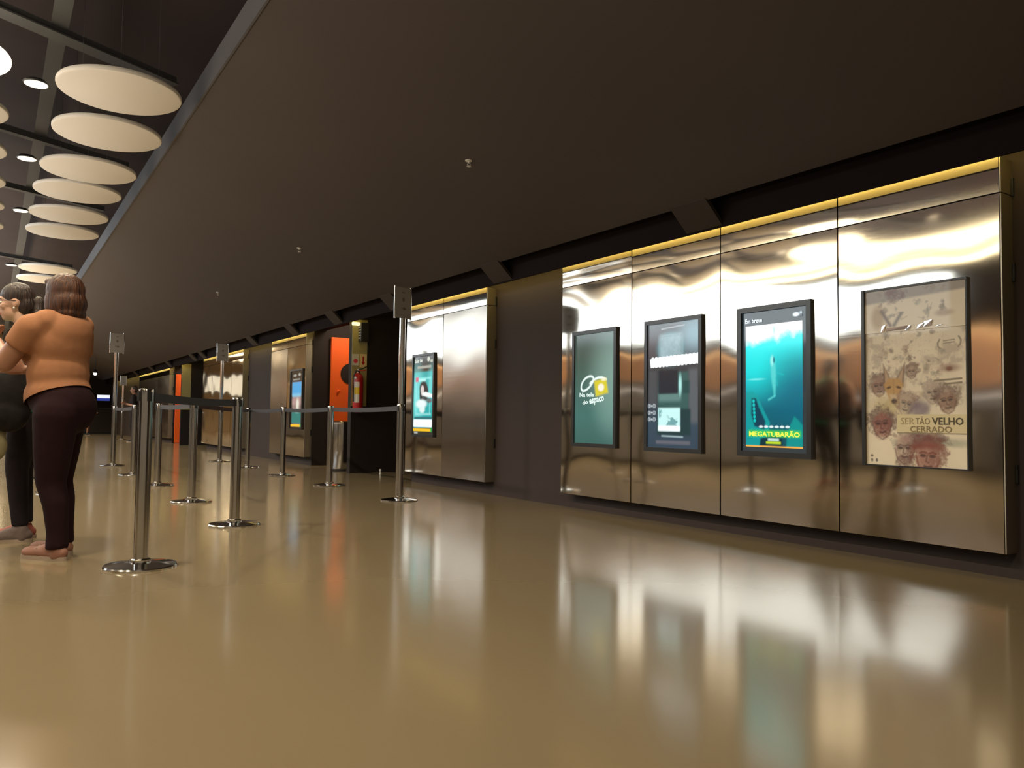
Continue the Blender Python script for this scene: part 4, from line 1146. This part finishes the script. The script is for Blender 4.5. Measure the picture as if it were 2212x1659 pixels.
# ------------------------------------------------------------------ far end of the lobby
ec = thing('snack_counter', 'black counter at the far end of the lobby', 'counter', (3.9, 38.4, 0))
MB().box((-1.2, -0.3, 0.06), (0.52, 0.4, 1.08)).build('body', M['wall_black'], ec)
MB().box((-1.25, -0.35, 1.08), (0.55, 0.45, 1.12)).build('worktop', M['black'], ec)
MB().box((-1.15, -0.25, 0), (0.5, 0.35, 0.06)).build('plinth', M['black'], ec)
fd = thing('menu_screen', 'tiny glowing blue and white screen on the far end wall', 'screen', (4.19, 39.6, 1.42))
MB().box((-0.28, -0.03, 0), (0.28, 0.03, 0.32)).build('casing', M['black'], fd)
MB().box((-0.25, -0.034, 0.15), (0.25, -0.031, 0.29)).build('white_band', mat('far_white_glow', (1, 1, 1), 0.4, emit=(0.85, 0.9, 1), estr=1.0), fd)
MB().box((-0.25, -0.034, 0.03), (0.25, -0.031, 0.15)).build('blue_band', mat('far_blue_glow', (0, 0, 1), 0.4, emit=(0.03, 0.05, 0.25), estr=0.9), fd)
MB().box((-0.03, 0.03, 0.12), (0.03, 0.2, 0.2)).build('wall_bracket', M['black'], fd)
wb = thing('white_bag', 'small pale bag on the floor left of the distant child in white shorts', 'bag', (2.65, 35.4, 0))
MB().ellipsoid((0, 0, 0.30), (0.12, 0.10, 0.17)).build('sack', M['white_cloth'], wb, smooth=60)
MB().ellipsoid((0.03, 0, 0.10), (0.20, 0.14, 0.10)).build('dark_base', M['black'], wb, smooth=60)


# ------------------------------------------------------------------ people
def remeshed(mb, name, m, parent, voxel=0.011, smooth_it=6, cuts=(), factor=0.5):
    me = mb.mesh(name)
    o = bpy.data.objects.new(name, me); COL.objects.link(o)
    r = o.modifiers.new('r', 'REMESH'); r.mode = 'VOXEL'; r.voxel_size = voxel
    s_ = o.modifiers.new('s', 'SMOOTH'); s_.iterations = smooth_it; s_.factor = factor
    dg = bpy.context.evaluated_depsgraph_get()
    me2 = bpy.data.meshes.new_from_object(o.evaluated_get(dg))
    bpy.data.objects.remove(o); bpy.data.meshes.remove(me)
    if cuts:
        bm = bmesh.new(); bm.from_mesh(me2)
        for co, no in cuts:
            bmesh.ops.bisect_plane(bm, geom=list(bm.verts) + list(bm.edges) + list(bm.faces), plane_co=co, plane_no=no, clear_outer=True)
        bm.to_mesh(me2); bm.free()
    me2.name = name
    me2.polygons.foreach_set('use_smooth', [True] * len(me2.polygons))
    me2.materials.clear(); me2.materials.append(m)
    o = bpy.data.objects.new(name, me2); COL.objects.link(o); o.parent = parent
    return o


class Fig:
    """figure frame: f forward, l to the figure's left, v up, from a base point on the floor"""
    def __init__(s, fdir):
        s.F = Vector((fdir[0], fdir[1], 0)).normalized(); s.L = Vector((-s.F.y, s.F.x, 0))

    def p(s, f, l, v): return s.F * f + s.L * l + Vector((0, 0, v))

    def rot(s, tilt=0.0):
        """matrix taking (f,l,v) axes to world, pitched forward by tilt"""
        B = Matrix((s.F, s.L, Vector((0, 0, 1)))).transposed()
        return B @ Matrix.Rotation(tilt, 3, 'Y')


def add_hand(mb, G, wrist, fw, side, curl=0.6, size=1.0):
    """palm, four unequal curled fingers and a thumb. fw: pointing direction, side: thumb side, both in world space"""
    fw = fw.normalized(); side = (side - fw * side.dot(fw)).normalized(); nrm = fw.cross(side)
    wrist = Vector(wrist)
    for k in range(4):
        o = (0.026 - 0.0175 * k) * size
        root = wrist + fw * 0.085 * size + side * o
        mb.capsule(wrist + fw * 0.02 * size + side * o * 0.6, 0.014 * size, root, 0.0125 * size, n=8)
        L = [0.040, 0.045, 0.042, 0.034][k] * size
        d1 = (fw * math.cos(curl * 0.6) + nrm * math.sin(curl * 0.6)); p1 = root + d1 * L
        d2 = (fw * math.cos(curl * 1.4) + nrm * math.sin(curl * 1.4)); p2 = p1 + d2 * L * 0.7
        d3 = (fw * math.cos(curl * 2.0) + nrm * math.sin(curl * 2.0)); p3 = p2 + d3 * L * 0.5
        mb.capsule(root, 0.0095 * size, p1, 0.0088 * size, n=8).capsule(p1, 0.0088 * size, p2, 0.008 * size, n=8).capsule(p2, 0.008 * size, p3, 0.007 * size, n=8)
    t0 = wrist + fw * 0.03 * size + side * 0.024 * size; t1 = t0 + (fw * 0.6 + side * 0.8).normalized() * 0.042 * size; t2 = t1 + (fw * 0.85 + side * 0.35 + nrm * 0.4).normalized() * 0.032 * size
    mb.capsule(t0, 0.013 * size, t1, 0.011 * size, n=8).capsule(t1, 0.0105 * size, t2, 0.008 * size, n=8)


def add_head(mb, G, c, r=0.092, tilt=0.0, nose=True):
    """skull, jaw, nose, ears; c = centre of the skull, facing +f"""
    R3 = G.rot(tilt)
    def q(f, l, v): return Vector(c) + R3 @ Vector((f, l, v))
    mb.ellipsoid(q(-0.008, 0, 0.02), (0.098, 0.078, 0.098), R3)
    mb.ellipsoid(q(0.022, 0, -0.050), (0.066, 0.058, 0.072), R3)
    mb.ellipsoid(q(0.055, 0, -0.098), (0.026, 0.028, 0.020), R3)
    mb.ellipsoid(q(0.068, 0, 0.018), (0.024, 0.052, 0.018), R3)
    mb.capsule(q(0.082, 0, 0.005), 0.010, q(0.104, 0, -0.034), 0.014, n=10)
    for s_ in (-1, 1):
        mb.ellipsoid(q(0.096, s_ * 0.012, -0.038), (0.011, 0.010, 0.008), R3)
        mb.ellipsoid(q(-0.006, s_ * 0.078, -0.012), (0.018, 0.008, 0.032), R3)
        mb.ellipsoid(q(0.062, s_ * 0.042, -0.028), (0.024, 0.022, 0.020), R3)
    mb.ellipsoid(q(0.084, 0, -0.064), (0.012, 0.024, 0.007), R3); mb.ellipsoid(q(0.080, 0, -0.077), (0.012, 0.021, 0.008), R3)
    return q, R3


def shoe(G, name, toe_f, heel_f, l, up, m, parent, w=0.045, h=0.075, yaw=0.0, lab=None):
    mb = MB()
    L = toe_f - heel_f
    mb.ellipsoid(G.p(heel_f + 0.055, l, 0.042), (0.058, 0.038, 0.042), G.rot()); mb.ellipsoid(G.p(heel_f + 0.45 * L, l, 0.040), (0.10, 0.042, 0.038), G.rot())
    mb.ellipsoid(G.p(toe_f - 0.075, l, 0.034), (0.078, w, 0.034), G.rot())
    mb.capsule(G.p(heel_f + 0.06, l, 0.03), 0.042, G.p(heel_f + 0.065, l, h), 0.044, n=14)
    mb.capsule(G.p(heel_f + 0.08, l, h - 0.005), 0.04, G.p(heel_f + 0.16, l, 0.045), 0.034, n=14)
    o = remeshed(mb, name, m, parent, 0.008, 4, cuts=[(Vector((0, 0, 0.014)), Vector((0, 0, -1)))])
    sm = MB(); n = 28; ring = []
    for k in range(n):
        a = 2 * PI * k / n
        ff = (heel_f + toe_f) / 2 + (L / 2 + 0.002) * math.copysign(abs(math.cos(a)) ** 0.8, math.cos(a)); ll = l + (w - 0.004 + 0.006 * math.cos(a)) * math.copysign(abs(math.sin(a)) ** 0.75, math.sin(a))
        ring.append((ff, ll))
    vs = [G.p(f, l_, 0.0) for f, l_ in ring] + [G.p(f, l_, 0.022) for f, l_ in ring]
    sm.add(vs, [tuple(range(n)), tuple(range(2 * n - 1, n - 1, -1))] + [(k, n + k, n + (k + 1) % n, (k + 1) % n) for k in range(n)])
    sm.build('sole', M['sole'], o)
    lc = MB()
    for t in (0.42, 0.5, 0.58):
        f = heel_f + t * L
        lc.tube([G.p(f, l - 0.03, 0.062 + 0.012 * (0.5 - t)), G.p(f + 0.012, l, 0.080 - 0.04 * (t - 0.42)), G.p(f, l + 0.03, 0.062 + 0.012 * (0.5 - t))], 0.0035, 6)
    lc.build('laces', M['sole'], o, smooth=50)
    return o


# camera-side axes used only to decide which way each person faces
RU = Vector((0.834, -0.552, 0)); RW = Vector((0.552, 0.834, 0))


def facing(u, w_): return RU * u + RW * w_


# --- woman in peach
wroot = thing('person', 'woman with auburn bob in a peach T-shirt and dark maroon trousers, facing left', 'person', (0.318, 5.165, 0))
G = Fig(facing(-0.95, 0.31))
body = MB()
q, R3 = add_head(body, G, G.p(-0.005, 0.0, 1.475), tilt=0.05)
body.capsule(G.p(-0.035, 0, 1.30), 0.062, G.p(-0.015, 0, 1.41), 0.055)
body.ellipsoid(G.p(-0.015, 0, 1.20), (0.11, 0.145, 0.17), G.rot()); body.ellipsoid(G.p(0.0, 0, 0.98), (0.12, 0.145, 0.16), G.rot())
body.capsule(G.p(-0.02, -0.12, 1.30), 0.058, G.p(-0.02, 0.12, 1.30), 0.058)
# near (left) arm bent, far arm with hand at the bag strap
sh_, el, wr_ = G.p(0.03, 0.165, 1.275), G.p(0.175, 0.20, 1.085), G.p(0.34, 0.12, 1.215)
body.capsule(sh_, 0.060, el, 0.054); body.capsule(el, 0.053, wr_, 0.030)
add_hand(body, G, wr_, (wr_ - el), Vector((0, 0, 1)), 0.7)
sh2, el2, wr2 = G.p(0.03, -0.155, 1.27), G.p(0.08, -0.22, 1.03), G.p(0.22, 0.02, 1.055)
body.capsule(sh2, 0.056, el2, 0.050); body.capsule(el2, 0.048, wr2, 0.028)
add_hand(body, G, wr2, (wr2 - el2), Vector((0, 0, 1)), 0.9)
for s_, ff in ((1, -0.043), (-1, 0.087)):
    body.capsule(G.p(-0.03 + ff, s_ * 0.08, 0.85), 0.07, G.p(-0.03 + ff, s_ * 0.08, 0.45), 0.05); body.capsule(G.p(-0.03 + ff, s_ * 0.08, 0.45), 0.05, G.p(-0.075 + ff, s_ * 0.075, 0.09), 0.036)
    body.capsule(G.p(-0.075 + ff, s_ * 0.075, 0.06), 0.034, G.p(0.06 + ff, s_ * 0.078, 0.035), 0.026)
remeshed(body, 'body', M['skin'], wroot, 0.0075, 5)
t = MB()
t.ellipsoid(G.p(-0.015, 0, 1.21), (0.135, 0.168, 0.19), G.rot()); t.ellipsoid(G.p(0.005, 0, 1.03), (0.150, 0.170, 0.19), G.rot()); t.ellipsoid(G.p(-0.005, 0, 0.90), (0.170, 0.182, 0.16), G.rot())
t.capsule(G.p(-0.02, -0.115, 1.315), 0.074, G.p(-0.02, 0.115, 1.315), 0.074); t.ellipsoid(G.p(-0.07, 0, 1.26), (0.085, 0.14, 0.13), G.rot())
t.capsule(sh_, 0.082, sh_.lerp(el, 0.52), 0.076, flat=True); t.ellipsoid(sh_, (0.082, 0.082, 0.082)); t.capsule(sh2, 0.078, sh2.lerp(el2, 0.5), 0.072, flat=True); t.ellipsoid(sh2, (0.078, 0.078, 0.078))
t.capsule(G.p(-0.03, 0, 1.33), 0.086, G.p(-0.02, 0, 1.372), 0.066, flat=True)
t.ellipsoid(G.p(0.11, 0.065, 1.14), (0.075, 0.075, 0.075)); t.ellipsoid(G.p(0.11, -0.065, 1.14), (0.075, 0.075, 0.075))
hem_n = (Vector((0, 0, -1)) + G.F * 0.42 * -1).normalized()
remeshed(t, 't_shirt', M['peach'], wroot, 0.0105, 8, cuts=[(G.p(-0.01, 0, 0.905), hem_n)])
t = MB()
t.ellipsoid(G.p(-0.01, 0, 0.90), (0.152, 0.168, 0.15), G.rot()); t.ellipsoid(G.p(-0.055, 0, 0.84), (0.145, 0.178, 0.16), G.rot())
for s_, ff in ((1, -0.055), (-1, 0.075)):
    t.capsule(G.p(-0.03 + ff, s_ * 0.085, 0.80), 0.118, G.p(-0.015 + ff, s_ * 0.085, 0.58), 0.097); t.capsule(G.p(-0.015 + ff, s_ * 0.085, 0.58), 0.097, G.p(-0.005 + ff, s_ * 0.082, 0.43), 0.078)
    t.capsule(G.p(-0.005 + ff, s_ * 0.082, 0.43), 0.076, G.p(-0.045 + ff, s_ * 0.08, 0.31), 0.068); t.capsule(G.p(-0.045 + ff, s_ * 0.08, 0.31), 0.067, G.p(-0.062 + ff, s_ * 0.078, 0.15), 0.055)
    t.capsule(G.p(-0.062 + ff, s_ * 0.078, 0.15), 0.055, G.p(-0.065 + ff, s_ * 0.078, 0.062), 0.060, flat=True)
remeshed(t, 'trousers', M['maroon'], wroot, 0.0105, 7)
shoe(G, 'shoe', 0.125, -0.185, 0.078, 0, M['pink_shoe'], wroot); shoe(G, 'shoe', 0.245, -0.055, -0.078, 0, M['pink_shoe'], wroot)
hr = MB()
hr.ellipsoid(q(-0.020, 0, 0.032), (0.108, 0.096, 0.104), R3); hr.ellipsoid(q(-0.045, 0, -0.045), (0.092, 0.098, 0.098), R3)
hr.ellipsoid(q(-0.058, 0, -0.105), (0.070, 0.086, 0.055), R3)
for s_ in (-1, 1): hr.ellipsoid(q(-0.005, s_ * 0.076, -0.045), (0.055, 0.026, 0.085), R3)
hr.ellipsoid(q(0.045, 0.0, 0.085), (0.055, 0.070, 0.030), R3)
remeshed(hr, 'hair', M['auburn'], wroot, 0.008, 4)


def face_bits(q, R3, parent):
    for s_ in (-1, 1):
        MB().ellipsoid(q(0.078, s_ * 0.031, -0.002), (0.010, 0.014, 0.007), R3, 12, 8).build('eye', M['eye_white'], parent, smooth=60)
        MB().ellipsoid(q(0.0865, s_ * 0.031, -0.002), (0.003, 0.006, 0.006), R3, 10, 6).build('iris', M['black'], parent, smooth=60)
        MB().tube([q(0.088, s_ * 0.014, 0.018), q(0.087, s_ * 0.032, 0.024), q(0.074, s_ * 0.050, 0.017)], [0.003, 0.0035, 0.002], 6).build('eyebrow', M['dark_hair'], parent, smooth=60)
    MB().ellipsoid(q(0.092, 0, -0.066), (0.006, 0.022, 0.005), R3, 14, 8).ellipsoid(q(0.089, 0, -0.076), (0.007, 0.019, 0.006), R3, 14, 8).build('lips', M['lips'], parent, smooth=60)


face_bits(q, R3, wroot)
MB().ellipsoid(q(0.0, 0.0855, -0.055), (0.008, 0.005, 0.010), R3, 10, 6).build('earring', M['label'], wroot, smooth=60)

# --- younger woman with glasses
groot = thing('person', 'woman with dark tied-back hair, glasses and teal top cut by the left edge', 'person', (0.165, 5.93, 0))
G = Fig(facing(-0.92, -0.39))
body = MB()
q, R3 = add_head(body, G, G.p(0.055, 0.0, 1.515), tilt=0.06)
body.capsule(G.p(-0.02, 0, 1.32), 0.056, G.p(0.035, 0, 1.44), 0.048)
body.ellipsoid(G.p(-0.03, 0, 1.20), (0.10, 0.145, 0.18), G.rot()); body.ellipsoid(G.p(-0.02, 0, 0.98), (0.11, 0.15, 0.17), G.rot())
body.capsule(G.p(-0.04, -0.12, 1.32), 0.05, G.p(-0.04, 0.12, 1.32), 0.05)
for s_, e_, w_ in ((1, (0.03, 0.21, 1.06), (0.24, 0.10, 1.20)), (-1, (0.02, -0.22, 1.07), (0.20, -0.06, 1.27))):
    a0, a1, a2 = G.p(-0.03, s_ * 0.165, 1.30), G.p(*e_), G.p(*w_)
    body.capsule(a0, 0.047, a1, 0.040); body.capsule(a1, 0.039, a2, 0.024)
    add_hand(body, G, a2, a2 - a1, Vector((0, 0, 1)), 0.8, 0.95)
for s_ in (-1, 1):
    body.capsule(G.p(-0.02, s_ * 0.08, 0.85), 0.07, G.p(0, s_ * 0.08, 0.46), 0.05); body.capsule(G.p(0, s_ * 0.08, 0.46), 0.048, G.p(-0.03, s_ * 0.08, 0.08), 0.034)
    body.capsule(G.p(-0.03, s_ * 0.08, 0.06), 0.033, G.p(0.09, s_ * 0.08, 0.035), 0.026)
remeshed(body, 'body', M['skin_light'], groot, 0.0075, 5)
t = MB()
t.ellipsoid(G.p(-0.03, 0, 1.20), (0.128, 0.172, 0.19), G.rot()); t.ellipsoid(G.p(-0.02, 0, 1.0), (0.135, 0.172, 0.22), G.rot()); t.ellipsoid(G.p(-0.02, 0, 0.86), (0.15, 0.185, 0.14), G.rot())
t.capsule(G.p(-0.045, -0.10, 1.315), 0.062, G.p(-0.045, 0.10, 1.315), 0.062)
for s_ in (-1, 1): t.ellipsoid(G.p(0.06, s_ * 0.065, 1.18), (0.065, 0.065, 0.065))
remeshed(t, 'top', M['teal'], groot, 0.0105, 6, cuts=[(G.p(0, 0, 0.80), Vector((0, 0, -1))), (G.p(0.02, 0, 1.352), (Vector((0, 0, 1)) + G.F * 0.5).normalized())])
t = MB()
t.ellipsoid(G.p(-0.035, 0, 1.20), (0.140, 0.186, 0.20), G.rot()); t.ellipsoid(G.p(-0.025, 0, 1.0), (0.148, 0.186, 0.23), G.rot()); t.ellipsoid(G.p(-0.02, 0, 0.88), (0.16, 0.197, 0.15), G.rot())
t.capsule(G.p(-0.045, -0.11, 1.315), 0.068, G.p(-0.045, 0.11, 1.315), 0.068)
remeshed(t, 'cardigan', M['cardigan'], groot, 0.0105, 6, cuts=[(G.p(0, 0, 0.825), Vector((0, 0, -1))), (G.p(0.0, 0, 1.0), (G.F + Vector((0, 0, 0.25))).normalized()), (G.p(0.0, 0, 1.36), Vector((0, 0, 1)))])
t = MB()
t.ellipsoid(G.p(-0.03, 0, 0.86), (0.135, 0.172, 0.13), G.rot())
for s_ in (-1, 1):
    t.capsule(G.p(-0.03, s_ * 0.085, 0.78), 0.095, G.p(0.0, s_ * 0.08, 0.46), 0.068); t.capsule(G.p(0, s_ * 0.08, 0.46), 0.066, G.p(-0.03, s_ * 0.08, 0.10), 0.048, flat=True); t.ellipsoid(G.p(0, s_ * 0.08, 0.46), (0.066, 0.066, 0.066))
remeshed(t, 'jeans', M['denim'], groot, 0.0105, 6)
shoe(G, 'sneaker', 0.16, -0.10, 0.085, 0, M['grey_shoe'], groot); shoe(G, 'sneaker', 0.165, -0.095, -0.085, 0, M['red_shoe'], groot)
hr = MB()
hr.ellipsoid(q(-0.012, 0, 0.036), (0.100, 0.084, 0.094), R3); hr.ellipsoid(q(-0.055, 0, -0.02), (0.062, 0.078, 0.075), R3); hr.ellipsoid(q(-0.125, 0, 0.0), (0.040, 0.036, 0.040), R3)
hr.capsule(q(-0.125, 0, 0.0), 0.032, q(-0.12, 0.05, -0.16), 0.028); hr.capsule(q(-0.12, 0.05, -0.16), 0.028, q(-0.05, 0.10, -0.26), 0.016)
remeshed(hr, 'hair', M['dark_hair'], groot, 0.008, 4, cuts=[])
face_bits(q, R3, groot)
gl = MB()
for s_ in (-1, 1):
    ring = [q(0.100, s_ * 0.034 + 0.027 * math.cos(a), -0.004 + 0.020 * math.sin(a)) for a in np.linspace(0, 2 * PI, 17)]
    gl.tube(ring, 0.0028, 6, caps=False); gl.tube([q(0.096, s_ * 0.061, 0.003), q(0.06, s_ * 0.080, 0.004), q(-0.01, s_ * 0.086, 0.0)], 0.0026, 6)
gl.tube([q(0.102, -0.008, 0.002), q(0.104, 0, 0.005), q(0.102, 0.008, 0.002)], 0.0026, 6)
gl.build('glasses', M['black'], groot, smooth=60)
MB().ellipsoid(q(0.0, 0.088, -0.045), (0.006, 0.006, 0.008), R3, 10, 6).build('earring', M['label'], groot, smooth=60)

# bags held by the two women
bg = thing('shoulder_bag', 'black slouchy shoulder bag hanging beside the woman in teal', 'bag', (0.10, 5.60, 0.79))
R0 = Matrix((RU, RW, Vector((0, 0, 1)))).transposed()
bb = MB(); bb.ellipsoid((0, 0, 0.13), (0.138, 0.085, 0.175), R0); bb.ellipsoid((-0.01, 0, 0.02), (0.125, 0.085, 0.12), R0); bb.ellipsoid(RU * 0.04 + Vector((0, 0, 0.22)), (0.08, 0.06, 0.10), R0)
remeshed(bb, 'body', M['bag_black'], bg, 0.012, 4)
MB().tube([RU * 0.06 + Vector((0, 0, 0.28)), RU * 0.07 + RW * 0.02 + Vector((0, 0, 0.42)), RU * 0.09 + RW * 0.08 + Vector((0, 0, 0.52)), RU * 0.15 + RW * 0.12 + Vector((0, 0, 0.58))], 0.011, 8).build('strap', M['brown'], bg, smooth=60)
gb = thing('cloth_bag', 'pale green cloth bag hanging below the black shoulder bag', 'bag', (0.018, 5.672, 0.52))
bb = MB(); bb.ellipsoid((0, 0, 0.09), (0.085, 0.045, 0.10), R0); bb.ellipsoid((0, 0, 0.15), (0.075, 0.035, 0.07), R0); bb.capsule(RU * 0.03 + Vector((0, 0, 0.17)), 0.022, RU * 0.065 + Vector((0, 0, 0.225)), 0.014)
remeshed(bb, 'body', M['bag_green'], gb, 0.010, 3)
MB().tube([RU * 0.065 + RW * 0.10 + Vector((0, 0, 0.40)), RU * 0.065 + RW * 0.05 + Vector((0, 0, 0.30)), RU * 0.062 + Vector((0, 0, 0.215))], 0.007, 8).build('handle', M['bag_green'], gb, smooth=60)


# --- two distant figures
def far_person(loc, label, hgt, fd_, mats, arms):
    r_ = thing('person', label, 'person', loc)
    G = Fig(fd_); k = hgt / 1.7
    P_ = lambda f, l, v: G.p(f * k, l * k, v * k)
    b_ = MB()
    q, R3 = add_head(b_, G, P_(0.0, 0, 1.585))
    b_.capsule(P_(-0.02, 0, 1.38), 0.055, P_(0, 0, 1.5), 0.05); b_.ellipsoid(P_(0, 0, 1.2), (0.1 * k, 0.16 * k, 0.22 * k), G.rot()); b_.ellipsoid(P_(0, 0, 0.95), (0.1 * k, 0.14 * k, 0.15 * k), G.rot())
    for s_ in (-1, 1):
        a0, a1, a2 = P_(0, s_ * 0.19, 1.38), P_(0.0, s_ * 0.23, 1.1), P_(arms[0], s_ * arms[1], arms[2])
        b_.capsule(a0, 0.05 * k, a1, 0.042 * k).capsule(a1, 0.04 * k, a2, 0.028 * k)
        add_hand(b_, G, a2, a2 - a1, Vector((0, 0, 1)), 0.6, k)
        b_.capsule(P_(0, s_ * 0.09, 0.9), 0.075 * k, P_(0.02, s_ * 0.09, 0.48), 0.055 * k).capsule(P_(0.02, s_ * 0.09, 0.48), 0.052 * k, P_(-0.02, s_ * 0.09, 0.09), 0.036 * k)
    remeshed(b_, 'body', mats[0], r_, 0.009, 4)
    t = MB(); t.ellipsoid(P_(0, 0, 1.2), (0.125 * k, 0.19 * k, 0.24 * k), G.rot()); t.ellipsoid(P_(0, 0, 1.0), (0.125 * k, 0.17 * k, 0.16 * k), G.rot()); t.capsule(P_(0, -0.15, 1.38), 0.065 * k, P_(0, 0.15, 1.38), 0.065 * k)
    for s_ in (-1, 1): t.capsule(P_(0, s_ * 0.19, 1.38), 0.062 * k, P_(0, s_ * 0.225, 1.17), 0.06 * k)
    remeshed(t, 'top', mats[1], r_, 0.014, 4, cuts=[(P_(0, 0, 0.92), Vector((0, 0, -1)))])
    t = MB(); t.ellipsoid(P_(0, 0, 0.9), (0.125 * k, 0.165 * k, 0.13 * k), G.rot()); e_ = mats[3]
    for s_ in (-1, 1):
        if e_: t.capsule(P_(0, s_ * 0.09, 0.85), 0.095 * k, P_(0.01, s_ * 0.09, 0.58), 0.09 * k, flat=True)
        else: t.capsule(P_(0, s_ * 0.09, 0.85), 0.095 * k, P_(0.02, s_ * 0.09, 0.48), 0.072 * k).capsule(P_(0.02, s_ * 0.09, 0.48), 0.07 * k, P_(-0.02, s_ * 0.09, 0.09), 0.058 * k, flat=True)
    remeshed(t, 'shorts' if e_ else 'trousers', mats[2], r_, 0.014, 4)
    hr = MB(); hr.ellipsoid(q(-0.02, 0, 0.034), (0.10, 0.086, 0.094), R3).ellipsoid(q(-0.05, 0, -0.02), (0.064, 0.08, 0.075), R3)
    remeshed(hr, 'hair', M['dark_hair'], r_, 0.012, 3)
    for s_ in (-1, 1): shoe(G, 'shoe', 0.16 * k, -0.09 * k, s_ * 0.09 * k, 0, M['black'], r_, w=0.045 * k)
    return r_


far_person((3.605, 26.239, 0), 'distant man in black top and trousers standing left, arms folded', 1.70, facing(-0.9, -0.4), (M['skin'], M['denim'], M['denim'], False), (0.2, 0.02, 1.15))
far_person((3.25, 35.557, 0), 'distant child in white shorts and dark top at the far counter', 1.29, facing(0.9, 0.3), (M['skin'], M['maroon'], M['white_cloth'], True), (0.3, 0.12, 1.15))
